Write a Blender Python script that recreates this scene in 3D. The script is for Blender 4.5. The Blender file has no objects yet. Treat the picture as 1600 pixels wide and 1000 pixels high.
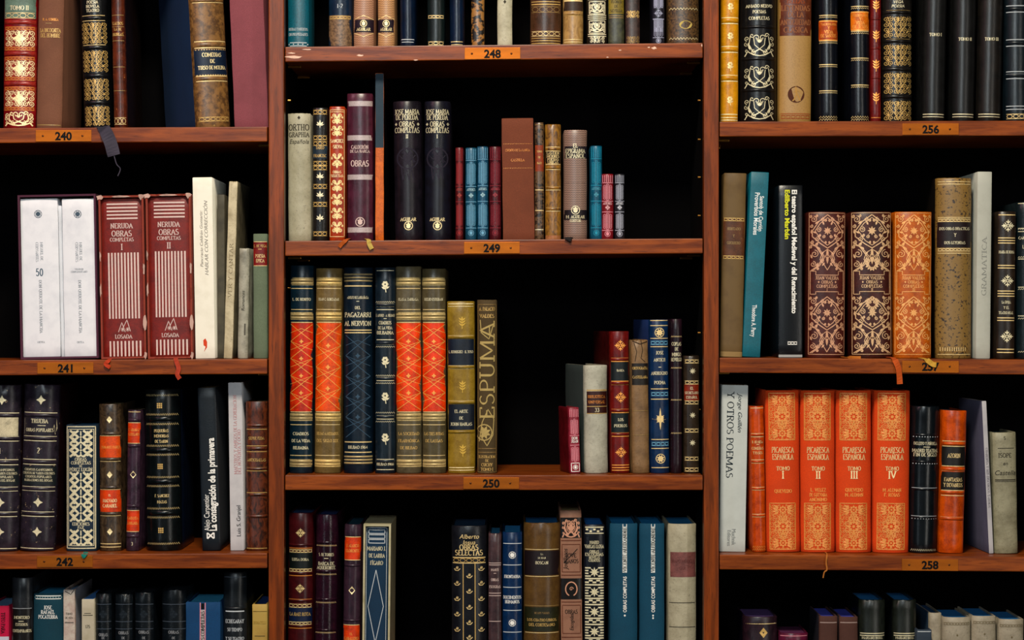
import bpy, bmesh, math, random
from mathutils import Vector, Matrix
random.seed(7)
# ------------------------------------------------------------------ camera, world, lights
S = 0.00085          # metres per photo pixel on the plane of the shelf fronts
D = 3.2              # camera distance
sc = bpy.context.scene
COL = sc.collection
cam_d = bpy.data.cameras.new('camera'); cam = bpy.data.objects.new('camera', cam_d); COL.objects.link(cam)
cam.location = (0, -D, 0); cam.rotation_euler = (math.pi/2, 0, 0)
cam_d.sensor_width = 36; cam_d.lens = 36*D/(1600*S); cam_d.clip_start = .1
sc.camera = cam
sc.view_settings.view_transform = 'Standard'; sc.view_settings.look = 'None'
sc.view_settings.gamma = 1; sc.view_settings.use_curve_mapping = False
sc.view_settings.exposure = 0.24
w = bpy.data.worlds.new('world'); sc.world = w; w.use_nodes = True
w.node_tree.nodes['Background'].inputs[0].default_value = (.32, .5, .75, 1)
w.node_tree.nodes['Background'].inputs[1].default_value = .008
def light(name, loc, aim, e, col, sx, sy):
    l = bpy.data.lights.new(name, 'AREA'); l.shape = 'RECTANGLE'; l.size = sx; l.size_y = sy; l.energy = e; l.color = col
    o = bpy.data.objects.new(name, l); COL.objects.link(o); o.location = loc
    o.rotation_euler = (Vector(aim)-Vector(loc)).to_track_quat('-Z', 'Y').to_euler(); return o
light('ceiling_lamp', (-.12, -1.9, 1.75), (0, 0, -.12), 68, (1, .91, .74), .34, .34)
light('side_fill', (-1.35, -1.3, 1.4), (-.85, 0, .5), 8, (1, .5, .6), .4, .4)  # unseen pink fill, added to tint the upper left
light('far_window', (-.4, -4.0, 1.05), (0, 0, -.1), 38, (.84, .95, 1), .5, .5)
light('tall_window', (2.1, -3.4, .0), (0, 0, 0), 20, (1, .96, .88), .14, 2.2)
light('tall_window', (-2.1, -3.6, .1), (0, 0, 0), 8, (.78, .9, 1), .1, 2.0)

# ------------------------------------------------------------------ materials
def lin(h):
    if not isinstance(h, str): return tuple(h)
    h = h.lstrip('#'); r = []
    for i in (0, 2, 4):
        c = int(h[i:i+2], 16)/255; r.append(c/12.92 if c <= .04045 else ((c+.055)/1.055)**2.4)
    L = .2126*r[0]+.7152*r[1]+.0722*r[2]
    return tuple(min(.95, max(.0008, L+(v-L)*1.05))**1.1 for v in r)
def sh(c, f): return tuple(min(1, v*f) for v in lin(c))
GOLD = {'gold': 'c9a767', 'gilt': 'e0c690', 'dim': '94784a', 'cream': 'd9cfae', 'silver': 'b9bdc0', 'white': 'e4e2dc', 'black': '0c0b0a',
        'orng': 'e8a254', 'blind': '2c2833', 'redg': 'c8803c', 'lblue': '6f9fb8', 'pink': 'd08a94', 'ink': '3a352c', 'grey': '8d8f92', 'fade': 'c9b3ac',
        'yel': 'c9c93e', 'rust': '8a4424', 'lite': 'f1dfae', 'steel': '4d5560', 'bl': '1f4d74', 'red': 'c23a1c', 'brn': '5a2c1c'}
MC = {}
def mat(kind, c1='888888', c2=None, **p):
    key = (kind, c1, c2, tuple(sorted(p.items())))
    if key in MC: return MC[key]
    m = bpy.data.materials.new(kind+'_'+str(c1)); m.use_nodes = True; MC[key] = m
    nt = m.node_tree; N = nt.nodes; L = nt.links; b = N['Principled BSDF']
    a = lin(c1)
    def new(t, **kw):
        n = N.new(t)
        for k, v in kw.items(): setattr(n, k, v)
        return n
    def mix(f, x, y):
        n = new('ShaderNodeMix', data_type='RGBA')
        if isinstance(f, (int, float)): n.inputs[0].default_value = f
        else: L.new(f, n.inputs[0])
        for s, v in ((6, x), (7, y)):
            if isinstance(v, tuple): n.inputs[s].default_value = (*v, 1)
            else: L.new(v, n.inputs[s])
        return n.outputs[2]
    tc = new('ShaderNodeTexCoord'); oi = new('ShaderNodeObjectInfo')
    mu = new('ShaderNodeMath', operation='MULTIPLY'); L.new(oi.outputs['Random'], mu.inputs[0]); mu.inputs[1].default_value = 7.3
    va = new('ShaderNodeVectorMath', operation='ADD'); L.new(tc.outputs['Object'], va.inputs[0]); L.new(mu.outputs[0], va.inputs[1])
    P = va.outputs[0]
    def noise(scale, detail=3, vec=None, rough=.6):
        n = new('ShaderNodeTexNoise'); n.inputs['Scale'].default_value = scale; n.inputs['Detail'].default_value = detail; n.inputs['Roughness'].default_value = rough
        L.new(vec or P, n.inputs['Vector']); return n.outputs['Fac']
    def ramp(src, lo, hi):
        n = new('ShaderNodeMapRange'); L.new(src, n.inputs[0]); n.inputs[1].default_value = lo; n.inputs[2].default_value = hi; n.clamp = True; return n.outputs[0]
    def stretch(x, y, z):
        n = new('ShaderNodeVectorMath', operation='MULTIPLY'); L.new(P, n.inputs[0]); n.inputs[1].default_value = (x, y, z); return n.outputs[0]
    def bump(src, st, dist=.0005):
        n = new('ShaderNodeBump'); n.inputs['Strength'].default_value = st; n.inputs['Distance'].default_value = dist; L.new(src, n.inputs['Height']); L.new(n.outputs[0], b.inputs['Normal'])
    rough = .5; spec = .5; wear = p.get('wear', 0)
    if kind == 'leather':
        d = lin(c2) if c2 else sh(c1, .5)
        c = mix(ramp(noise(75, 6, None, .68), .38, .64), a, d)
        c = mix(ramp(noise(900, 2), .55, .75), c, sh(c1, 1.35))
        rough = p.get('rough', .33)*.92; spec = .3; bump(noise(420, 4, None, .65), .28, .0004)
    elif kind == 'cloth':
        c = mix(ramp(noise(1300, 2), .35, .7), sh(c1, .82), sh(c1, 1.18))
        c = mix(ramp(noise(25, 3), .45, .8), c, sh(c1, .78))
        rough = .8; spec = .25; bump(noise(2200, 1), .4, .0003)
    elif kind == 'paper':
        d = lin(c2) if c2 else sh(c1, .8)
        c = mix(ramp(noise(45, 5), .45, .8), a, d); rough = .6; spec = .3
    elif kind == 'vellum':
        d = lin(c2) if c2 else sh(c1, .6)
        c = mix(ramp(noise(55, 6), .42, .75), a, d); c = mix(ramp(noise(400, 4), .58, .72), c, sh(c1, .5)); rough = .5; spec = .4; bump(noise(200, 4), .4, .001)
    elif kind == 'mottle':
        d = lin(c2); c = mix(ramp(noise(p.get('sc', 160), 5), .42, .6), a, d); c = mix(ramp(noise(60, 3), .5, .8), c, sh(c1, .6)); rough = .42; bump(noise(600, 3), .3, .0004)
    elif kind == 'speck':
        d = lin(c2); c = mix(ramp(noise(p.get('sc', 420), 3), .56, .62), a, d); rough = .5
    elif kind == 'blotch':
        d = lin(c2); c = mix(ramp(noise(p.get('sc', 190), 3, stretch(.8, 1, 1.2)), .5, .54), a, d); rough = .35
    elif kind == 'calf':
        d = lin(c2); s_ = stretch(1, 1, .55)
        n1 = new('ShaderNodeTexNoise'); n1.inputs['Scale'].default_value = 120; n1.inputs['Detail'].default_value = 4; n1.inputs['Distortion'].default_value = 2.2; L.new(s_, n1.inputs['Vector'])
        c = mix(ramp(n1.outputs['Fac'], .4, .66), a, d); rough = .35; bump(noise(500, 3), .25, .0004)
    elif kind == 'zig':
        sp = new('ShaderNodeSeparateXYZ'); L.new(tc.outputs['Object'], sp.inputs[0])
        pp = new('ShaderNodeMath', operation='PINGPONG'); L.new(sp.outputs[0], pp.inputs[0]); pp.inputs[1].default_value = .0017
        m1 = new('ShaderNodeMath', operation='MULTIPLY_ADD'); L.new(pp.outputs[0], m1.inputs[0]); m1.inputs[1].default_value = .55; L.new(sp.outputs[2], m1.inputs[2])
        m2 = new('ShaderNodeMath', operation='MULTIPLY'); L.new(m1.outputs[0], m2.inputs[0]); m2.inputs[1].default_value = 1/.0024
        fr = new('ShaderNodeMath', operation='FRACT'); L.new(m2.outputs[0], fr.inputs[0])
        c = mix(ramp(fr.outputs[0], .42, .58), a, lin(c2)); rough = .4
    elif kind == 'pages':
        c = mix(ramp(noise(60, 4, stretch(60, 1, 1)), .3, .7), a, sh(c1, .6)); c = mix(ramp(noise(30, 3), .4, .7), c, sh(c1, .7)); rough = .8; spec = .2
    elif kind == 'wood':
        g = stretch(*p['dir']); d = lin(c2)
        nz = new('ShaderNodeTexNoise'); nz.inputs['Scale'].default_value = 9; nz.inputs['Detail'].default_value = 7; nz.inputs['Distortion'].default_value = .6; L.new(g, nz.inputs['Vector'])
        c = mix(ramp(nz.outputs['Fac'], .35, .66), a, d)
        c = mix(ramp(noise(40, 4, g), .55, .75), c, sh(c2, .6)); rough = .36; spec = .2; bump(noise(60, 3, g), .12, .0005)
    elif kind == 'gilt':
        c = mix(ramp(noise(500, 4), .5, .75), a, sh(c1, p.get('dk', .55))); rough = .4; b.inputs['Metallic'].default_value = p.get('metal', .25)
    elif kind == 'metal':
        c = mix(.0, a, a); rough = .35; b.inputs['Metallic'].default_value = .8
        c = mix(ramp(noise(90, 5, stretch(.2, 1, 1)), .4, .8), a, sh(c1, .6))
    else:
        c = mix(ramp(noise(300, 3), .4, .8), a, sh(c1, .85)); rough = .6
        if kind == 'ink': spec = .12
        if kind == 'paint': rough = .9; spec = .04
    if wear:
        c = mix(ramp(noise(130, 8, None, .7), .78-wear*.25, .80-wear*.22), c, lin(p.get('wc', 'b09a78')))
    L.new(c, b.inputs['Base Color']); b.inputs['Roughness'].default_value = p.get('rough', rough); b.inputs['Specular IOR Level'].default_value = spec
    return m
def G(c):   # lettering / tooling colour
    if not isinstance(c, str): return c
    if c in ('gold', 'gilt', 'orng', 'cream', 'lite', 'redg', 'dim'): return mat('gilt', GOLD[c], None, metal=.25)
    return mat('ink', GOLD.get(c, c))
def Mt(c):
    return mat('leather', c) if isinstance(c, str) else c

# ------------------------------------------------------------------ objects
def link(name, me, parent=None):
    o = bpy.data.objects.new(name, me); COL.objects.link(o)
    if parent: o.parent = parent
    return o
def empty(name, loc, label, cat, group=None, rot=None):
    o = link(name, None); o.location = loc; o['label'] = label; o['category'] = cat
    if group: o['group'] = group
    if rot: o.rotation_euler = rot
    return o
def mesh(name, verts, faces, mats, parent=None, mi=None, smooth=False):
    me = bpy.data.meshes.new(name); me.from_pydata(verts, [], faces)
    for m in mats: me.materials.append(m)
    if mi: me.polygons.foreach_set('material_index', mi)
    if smooth: me.polygons.foreach_set('use_smooth', [True]*len(faces))
    me.update(); return link(name, me, parent)
def bevbox(name, x0, x1, y0, y1, z0, z1, m, parent=None, bev=.001, dz=0):
    """bevelled box; dz raises its right end"""
    bm = bmesh.new(); bmesh.ops.create_cube(bm, size=1)
    for v in bm.verts:
        t = v.co.x+.5
        v.co = Vector((x0+(x1-x0)*t, y0+(y1-y0)*(v.co.y+.5), z0+(z1-z0)*(v.co.z+.5)+dz*t))
    bmesh.ops.bevel(bm, geom=bm.edges[:], offset=bev, segments=2, profile=.6, affect='EDGES')
    me = bpy.data.meshes.new(name); bm.to_mesh(me); bm.free(); me.materials.append(m); return link(name, me, parent)
def X(px, Y=0): return (px-800)*S*(D+Y)/D
def Z(py, Y=0): return (500-py)*S*(D+Y)/D

# ------------------------------------------------------------------ serif stroke alphabet (unit height)
def A_(cx, cy, rx, ry, a0, a1, n=9):
    return [(cx+rx*math.cos(math.radians(a0+(a1-a0)*i/n)), cy+ry*math.sin(math.radians(a0+(a1-a0)*i/n))) for i in range(n+1)]
F = {
 'A': (.74, [[(.06, 0), (.37, 1), (.68, 0)], [(.17, .33), (.57, .33)]], [(.06, 0), (.68, 0)]),
 'B': (.64, [[(.12, 0), (.12, 1)], [(.12, 1)]+A_(.3, .76, .24, .24, 90, -90)+[(.12, .52)], [(.12, .52)]+A_(.32, .26, .26, .26, 90, -90)+[(.12, 0)]], []),
 'C': (.68, [A_(.4, .5, .33, .5, 45, 315, 14)], []),
 'D': (.72, [[(.12, 0), (.12, 1)], [(.12, 1)]+A_(.28, .5, .38, .5, 90, -90, 12)+[(.12, 0)]], []),
 'E': (.58, [[(.12, 0), (.12, 1)], [(.04, 1), (.52, 1), (.52, .85)], [(.12, .52), (.42, .52)], [(.04, 0), (.54, 0), (.54, .17)]], []),
 'F': (.55, [[(.12, 0), (.12, 1)], [(.04, 1), (.52, 1), (.52, .85)], [(.12, .52), (.42, .52)]], [(.12, 0)]),
 'G': (.72, [A_(.4, .5, .33, .5, 45, 330, 14), [(.64, .02), (.64, .4), (.45, .4)]], []),
 'H': (.74, [[(.14, 0), (.14, 1)], [(.6, 0), (.6, 1)], [(.14, .5), (.6, .5)]], [(.14, 0), (.14, 1), (.6, 0), (.6, 1)]),
 'I': (.3, [[(.15, 0), (.15, 1)]], [(.15, 0), (.15, 1)]),
 'J': (.42, [[(.28, 1), (.28, .2)]+A_(.14, .16, .14, .18, 0, -130, 5)], [(.28, 1)]),
 'K': (.7, [[(.12, 0), (.12, 1)], [(.12, .42), (.58, 1)], [(.28, .6), (.62, 0)]], [(.12, 0), (.12, 1), (.62, 0)]),
 'L': (.56, [[(.12, 0), (.12, 1)], [(.04, 0), (.52, 0), (.52, .2)]], [(.12, 1)]),
 'M': (1.02, [[(.12, 0), (.12, 1)], [(.14, 1), (.5, .12), (.86, 1)], [(.88, 1), (.88, 0)]], [(.12, 0), (.88, 0)]),
 'N': (.8, [[(.14, 0), (.14, 1)], [(.14, 1), (.66, 0)], [(.66, 0), (.66, 1)]], [(.14, 0), (.66, 1)]),
 'O': (.78, [A_(.39, .5, .33, .5, 0, 360, 18)], []),
 'P': (.6, [[(.12, 0), (.12, 1)], [(.12, 1)]+A_(.3, .74, .25, .26, 90, -90)+[(.12, .48)]], [(.12, 0)]),
 'Q': (.78, [A_(.39, .5, .33, .5, 0, 360, 18), [(.42, .15), (.72, -.18)]], []),
 'R': (.68, [[(.12, 0), (.12, 1)], [(.12, 1)]+A_(.3, .76, .25, .24, 90, -90)+[(.12, .52)], [(.32, .52), (.62, 0)]], [(.12, 0), (.62, 0)]),
 'S': (.56, [A_(.28, .75, .2, .25, 35, 250, 9)+A_(.28, .26, .22, .26, 80, -150, 10)], []),
 'T': (.66, [[(.33, 0), (.33, 1)], [(.05, .82), (.05, 1), (.61, 1), (.61, .82)]], [(.33, 0)]),
 'U': (.74, [[(.13, 1), (.13, .3)]+A_(.37, .28, .24, .28, 180, 360, 9)+[(.61, 1)]], [(.13, 1), (.61, 1)]),
 'V': (.72, [[(.06, 1), (.36, 0), (.66, 1)]], [(.06, 1), (.66, 1)]),
 'X': (.7, [[(.1, 0), (.6, 1)], [(.1, 1), (.6, 0)]], [(.1, 0), (.6, 0), (.1, 1), (.6, 1)]),
 'Y': (.7, [[(.08, 1), (.35, .5), (.35, 0)], [(.35, .5), (.62, 1)]], [(.08, 1), (.62, 1), (.35, 0)]),
 'Z': (.62, [[(.08, .84), (.08, 1), (.54, 1), (.08, 0), (.56, 0), (.56, .16)]], []),
 '.': (.24, [[(.1, 0), (.1, .1)]], []), '-': (.4, [[(.06, .42), (.34, .42)]], []), ',': (.24, [[(.14, .08), (.06, -.15)]], []),
 '0': (.6, [A_(.3, .5, .22, .5, 0, 360, 14)], []), '1': (.4, [[(.08, .82), (.2, 1), (.2, 0)]], [(.2, 0)]),
 '2': (.56, [A_(.28, .74, .2, .26, 160, -40, 8)+[(.06, 0), (.52, 0)]], []),
 '3': (.56, [A_(.26, .76, .18, .24, 150, -80, 8)+A_(.26, .27, .22, .27, 80, -150, 9)], []),
 '5': (.56, [[(.48, 1), (.12, 1), (.1, .55)]+A_(.26, .32, .22, .32, 110, -150, 9)], []),
 '6': (.58, [A_(.3, .3, .22, .3, 0, 360, 12), [(.08, .3), (.14, .7), (.42, 1)]], []),
 '9': (.58, [A_(.28, .7, .22, .3, 0, 360, 12), [(.5, .7), (.44, .3), (.16, 0)]], []),
 '4': (.6, [[(.44, 0), (.44, 1), (.05, .3), (.56, .3)]], []),
 '*': (.5, [A_(.25, .5, .12, .12, 0, 360, 8)], []),
}
def glyphs(text):
    """list of (polyline) in unit height; returns lines, serifs, total width"""
    x = 0; lines = []; ser = []
    for ch in text:
        up = ch.upper(); acc = None
        for a, b_ in (('ÁA', 1), ('ÉE', 1), ('ÍI', 1), ('ÓO', 1), ('ÚU', 1), ('ÑN', 2), ('ÜU', 3)):
            if up == a[0]: up = a[1]; acc = b_
        if up == ' ': x += .34; continue
        if up not in F: x += .3; continue
        wd, ls, se = F[up]
        for l in ls: lines.append([(x+p_[0], p_[1]) for p_ in l])
        for p_ in se: ser.append((x+p_[0], p_[1]))
        if acc == 1: lines.append([(x+wd*.45, 1.1), (x+wd*.65, 1.27)])
        if acc == 2: lines.append([(x+wd*.25, 1.12), (x+wd*.42, 1.22), (x+wd*.58, 1.12), (x+wd*.75, 1.22)])
        if acc == 3: lines += [[(x+wd*.3, 1.12), (x+wd*.3, 1.22)], [(x+wd*.65, 1.12), (x+wd*.65, 1.22)]]
        x += wd+.07
    return lines, ser, max(x, .01)

# ------------------------------------------------------------------ flat artwork collector, wrapped on a spine later
class Art:
    def __init__(s): s.v = []; s.f = []
    def quad(s, a, b, c, d):
        n = len(s.v); s.v += [a, b, c, d]; s.f.append((n, n+1, n+2, n+3))
    def poly(s, pts):
        n = len(s.v); s.v += list(pts); s.f.append(tuple(range(n, n+len(pts))))
    def rect(s, x0, x1, z0, z1, step=.0015):
        k = max(1, int(abs(x1-x0)/step)); n = len(s.v)
        for i in range(k+1):
            x = x0+(x1-x0)*i/k; s.v += [(x, z0), (x, z1)]
        for i in range(k): s.f.append((n+2*i, n+2*i+2, n+2*i+3, n+2*i+1))
    def line(s, pts, t0, t1=None, taper=0):
        """ribbon; t0 width where horizontal, t1 where vertical"""
        t1 = t0 if t1 is None else t1
        q = [pts[0]]
        for a, b in zip(pts, pts[1:]):
            L_ = math.hypot(b[0]-a[0], b[1]-a[1]); k = max(1, int(L_/.002))
            for i in range(1, k+1): q.append((a[0]+(b[0]-a[0])*i/k, a[1]+(b[1]-a[1])*i/k))
        m = len(q)
        if m < 2: return
        n = len(s.v)
        for i in range(m):
            a = q[max(0, i-1)]; b = q[min(m-1, i+1)]; dx = b[0]-a[0]; dz = b[1]-a[1]; L_ = math.hypot(dx, dz) or 1e-9
            wd = (t0+(t1-t0)*abs(dz)/L_)/2
            if taper: wd *= 1-taper*i/m
            nx, nz = -dz/L_*wd, dx/L_*wd
            s.v += [(q[i][0]+nx, q[i][1]+nz), (q[i][0]-nx, q[i][1]-nz)]
        for i in range(m-1): s.f.append((n+2*i, n+2*i+1, n+2*i+3, n+2*i+2))
    def disc(s, x, z, r, n=12, rz=None):
        rz = rz or r; s.poly([(x+r*math.cos(6.2832*i/n), z+rz*math.sin(6.2832*i/n)) for i in range(n)])
    def ring(s, x, z, r, t, n=16, rz=None):
        rz = rz or r; s.line([(x+r*math.cos(6.2832*i/n), z+rz*math.sin(6.2832*i/n)) for i in range(n+1)], t)
    def leaf(s, x, z, ang, L_, wd):
        c, si = math.cos(ang), math.sin(ang)
        P = [(0, 0), (.3, .5), (.6, .42), (1, 0), (.6, -.42), (.3, -.5)]
        s.poly([(x+c*a*L_-si*b*wd, z+si*a*L_+c*b*wd) for a, b in P])
    def spiral(s, x, z, r, turns, a0, d, t):
        n = int(10*turns)+4
        s.line([(x+r*(1-.85*i/n)*math.cos(a0+d*6.2832*turns*i/n), z+r*(1-.85*i/n)*math.sin(a0+d*6.2832*turns*i/n)) for i in range(n+1)], t)
BF = {}
def bftext(text, bold=0.0):
    """outline text through the built-in font -> (verts, faces, width) at unit cap height"""
    k = (text, bold)
    if k in BF: return BF[k]
    cu = bpy.data.curves.new('t', 'FONT'); cu.body = text; cu.size = 1; cu.offset = bold; cu.resolution_u = 3; cu.space_character = 1.0
    o = bpy.data.objects.new('t', cu); COL.objects.link(o); dg = bpy.context.evaluated_depsgraph_get()
    me = bpy.data.meshes.new_from_object(o.evaluated_get(dg)); v = [(a.co.x/.72, a.co.y/.72) for a in me.vertices]; f = [tuple(p.vertices) for p in me.polygons]
    bpy.data.objects.remove(o); bpy.data.curves.remove(cu); bpy.data.meshes.remove(me)
    x0 = min([a[0] for a in v] or [0]); x1 = max([a[0] for a in v] or [1])
    BF[k] = ([(a[0]-x0, a[1]) for a in v], f, x1-x0); return BF[k]
def text_art(art, text, cx, cz, h, wmax, font='s', rot=0, weight=1.0, force=False):
    """text centred on cx,cz; rot 0 across, -1 reads downward, 1 reads upward"""
    if font == 's':
        ls, se, tw = glyphs(text)
        sx = h
        if tw*sx > wmax or force: sx = wmax/tw
        def T(p_):
            a, b = p_[0]*sx-tw*sx/2, (p_[1]-.5)*h
            if rot == 0: return (cx+a, cz+b)
            if rot < 0: return (cx+b, cz-a)
            return (cx-b, cz+a)
        thin, thick = .075*h*weight, .165*min(sx, h)*weight
        if rot: thin, thick = thick, thin
        for l in ls: art.line([T(p_) for p_ in l], thin, thick)
        for p_ in se: art.line([T((p_[0]-.15, p_[1])), T((p_[0]+.15, p_[1]))], .09*h*weight)
    else:
        bold = {'b': .0, 'B': .03, 'H': .018, 'N': .035, 'i': 0}[font]
        v, f, tw = bftext(text, bold); sx = h
        if tw*sx > wmax or force: sx = wmax/tw
        sl = .25 if font == 'i' else 0
        def T(p_):
            a, b = p_[0]*sx-tw*sx/2+sl*p_[1]*sx, (p_[1]-.5)*h
            if rot == 0: return (cx+a, cz+b)
            if rot < 0: return (cx+b, cz-a)
            return (cx-b, cz+a)
        n = len(art.v); art.v += [T(p_) for p_ in v]; art.f += [tuple(n+i for i in q) for q in f]
def orn(a, x, z, r, kind, rnd=random):
    if kind == 'diamond':
        a.poly([(x-r*.8, z), (x, z-r), (x+r*.8, z), (x, z+r)])
    elif kind == 'cross':
        for k in range(4): a.leaf(x, z, k*math.pi/2+.0, r, r*.55)
        for k in range(4): a.disc(x+r*.45*math.cos(k*1.571+.785), z+r*.45*math.sin(k*1.571+.785), r*.13, 6)
    elif kind == 'star':
        for k in range(8): a.leaf(x, z, k*math.pi/4, r, r*.3)
    elif kind == 'rosette':
        a.ring(x, z, r*.95, r*.14); a.disc(x, z, r*.2, 8)
        for k in range(8): a.leaf(x, z, k*math.pi/4+.39, r*.85, r*.4)
    elif kind == 'fleuron':
        for an, L_ in ((90, 1), (45, .85), (135, .85), (10, .75), (170, .75)): a.leaf(x, z-r*.4, math.radians(an), r*1.3*L_, r*.42)
        a.line([(x, z-r), (x, z)], r*.16)
    elif kind == 'rose':
        for k in range(6): a.disc(x+r*.35*math.cos(k*1.047), z+r*.4+r*.35*math.sin(k*1.047), r*.24, 7)
        a.line([(x, z+r*.1), (x+r*.15, z-r)], r*.15); a.leaf(x+.05*r, z-r*.35, .5, r*.8, r*.35); a.leaf(x+.05*r, z-r*.45, 2.6, r*.8, r*.35)
    elif kind == 'damask':
        for sg in (-1, 1):
            for sz in (-1, 1):
                for q in (.12, .34, .56): a.leaf(x+sg*r*q, z+sz*r*(.62-q), math.atan2(sz*(.5+q), sg*(.5+q*.6)), r*.34, r*.17)
                a.ring(x+sg*r*.34, z+sz*r*.14, r*.12, r*.08, 8)
            a.leaf(x+sg*r*.3, z, 0 if sg > 0 else math.pi, r*.75, r*.26); a.leaf(x, z+sg*r*.25, sg*math.pi/2, r*.75, r*.26)
        a.ring(x, z, r*.2, r*.1, 10)
    elif kind == 'thistle':
        a.line([(x, z-r), (x, z+r*.8)], r*.12)
        for q in (-.5, -.05, .4):
            for sg in (-1, 1): a.leaf(x, z+q*r, math.pi/2-sg*.85, r*.8, r*.26)
        a.leaf(x, z+r*.4, math.pi/2, r*.75, r*.34)
    elif kind == 'square':
        for i in range(3):
            for j in range(3):
                if (i+j) % 2 == 0 or True: a.rect(x+r*(-.95+i*.66), x+r*(-.95+i*.66+.5), z+r*(-.95+j*.66), z+r*(-.95+j*.66+.5))
    elif kind == 'starburst':
        for k in range(16):
            L_ = r*(1.25 if k in (4, 12) else .9 if k % 4 == 0 else .6 if k % 2 == 0 else .45); a.leaf(x, z, k*math.pi/8, L_, r*.2)
        a.disc(x, z, r*.2, 8)
    elif kind == 'medal':
        a.ring(x, z, r*.92, r*.16); a.disc(x, z-r*.1, r*.5, 10); a.rect(x-r*.55, x+r*.55, z+.2*r, z+r*.42); a.disc(x, z+r*.55, r*.2, 8)
    elif kind == 'boat':
        a.line([(x-r, z), (x-r*.6, z-r*.6), (x+r*.3, z-r*.65), (x+r, z+.05*r)], r*.28); a.line([(x-r*.5, z-.2*r), (x-r*.1, z+r*.8), (x, z-.1*r)], r*.2); a.line([(x+r*.2, z-.1*r), (x+r*.3, z+r*.7)], r*.22)
def filigree(a, x0, x1, z0, z1, kind, t):
    W = x1-x0; H = z1-z0; cx = (x0+x1)/2; cz = (z0+z1)/2
    if kind == 'scroll':            # dense little scrolls, mirrored, with a stem fan
        nc = 6 if W > .03 else 4; r = W/nc*.5; rows = max(2, int(round(H/(r*2.05)))); st = H/rows
        for j in range(rows):
            for i in range(nc):
                x = x0+W*(i+.5)/nc; z = z0+st*(j+.5); d = 1 if i < nc/2 else -1
                a.spiral(x, z, min(r, st/2)*1.12, 1.5, math.pi/2*(1+(i+j) % 2*2), d*(1 if j % 2 else -1), t*1.15)
        for sg in (-1, 1):
            a.line([(cx, z0), (cx+sg*W*.1, z0+H*.3), (cx+sg*W*.27, z0+H*.6), (cx+sg*W*.36, z1)], t*1.2)
            a.line([(cx+sg*W*.1, z0+H*.3), (cx+sg*W*.08, z0+H*.7), (cx+sg*W*.2, z1)], t*1.1)
            a.leaf(cx+sg*W*.3, z0+H*.2, math.pi/2-sg*.6, H*.2, W*.05)
        a.leaf(cx, z1, -math.pi/2, H*.3, W*.08)
    elif kind == 'heart':
        for sg in (-1, 1):
            a.spiral(cx+sg*W*.09, z1-H*.22, W*.1, 1.0, math.pi/2-sg*1.2, sg, t*1.5)
            a.line([(cx+sg*W*.19, z1-H*.22), (cx+sg*W*.16, cz-H*.02), (cx, z0+H*.3)], t*1.6)
            a.line([(cx, z0+H*.3), (cx+sg*W*.2, z0+H*.15), (cx+sg*W*.34, cz), (cx+sg*W*.3, z1-H*.15)], t*2.6, taper=.4)
            a.spiral(cx+sg*W*.24, z1-H*.12, W*.08, 1.1, 0, sg, t*1.6)
            a.spiral(cx+sg*W*.4, z1-H*.25, W*.08, 1.3, -math.pi/2, sg, t*1.3)
            a.spiral(cx+sg*W*.42, cz, W*.07, 1.2, math.pi/2, -sg, t*1.2)
            a.spiral(cx+sg*W*.18, z0+H*.17, W*.09, 1.5, 1.5, -sg, t*1.4)
            a.line([(cx+sg*W*.47, z0), (cx+sg*W*.38, z0+H*.2), (cx+sg*W*.2, z0+H*.06), (cx, z0+H*.02)], t*2.2)
            a.spiral(cx+sg*W*.41, z0+H*.24, W*.06, 1.2, 0, sg, t*1.2)
            a.leaf(cx+sg*W*.3, z0+H*.25, math.pi/2-sg*.25, H*.35, W*.07)
        for k in (-.7, -.35, 0, .35, .7): a.leaf(cx, cz+H*.06, math.pi/2+k, H*.2, W*.04)
    elif kind == 'baroque':         # flowing acanthus panels
        n = max(1, int(round(H/(W*1.15)))); st = H/n
        for j in range(n):
            b = z0+st*j; m = b+st/2
            for sg in (-1, 1):
                a.spiral(cx+sg*W*.24, b+st*.28, W*.19, 1.4, math.pi/2, sg, t*1.8)
                a.spiral(cx+sg*W*.24, b+st*.75, W*.17, 1.3, -math.pi/2, -sg, t*1.8)
                a.leaf(cx, m, sg*.6+math.pi/2, st*.42, W*.16); a.leaf(cx, m, sg*.7-math.pi/2, st*.42, W*.16)
                a.leaf(cx+sg*W*.4, b+st*.5, math.pi/2, st*.2, W*.14)
            a.leaf(cx, b+st*.02, math.pi/2, st*.4, W*.16)
    elif kind == 'valera':
        def m(pts, tt=t):
            for sg in (-1, 1): a.line([(cx+sg*p_[0]*W/2, z0+p_[1]*H) for p_ in pts], tt)
        m([(.95, 0), (.5, .1), (.25, .25), (.62, .42), (.95, .5)], t*1.3); m([(.85, .0), (.42, .1), (.15, .25), (.55, .42), (.95, .46)])
        m([(0, .98), (.5, .86), (.85, .7), (.85, .6), (.4, .48), (.1, .42), (0, .4)], t*1.3); m([(0, .93), (.42, .83), (.7, .7), (.35, .53), (0, .45)])
        m([(0, .02), (.2, .12), (.42, .2), (.3, .32), (0, .38)])
        for sx, sz, sr in ((.95, .95, .07), (.62, .96, .06), (.12, .88, .06), (.95, .42, .07), (.45, .62, .06), (.55, .04, .06), (.12, .5, .05), (.62, .46, .06), (.78, .9, .15), (.5, .72, .12), (.72, .3, .18), (.8, .12, .14), (.32, .18, .1), (.6, .56, .12), (.88, .5, .09), (.3, .9, .09), (.22, .6, .08), (.9, .78, .08)):
            for sg in (-1, 1): a.spiral(cx+sg*sx*W/2, z0+sz*H, sr*W*.62, 1.5, math.pi*(.5 if sg > 0 else .5), sg, t)
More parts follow.
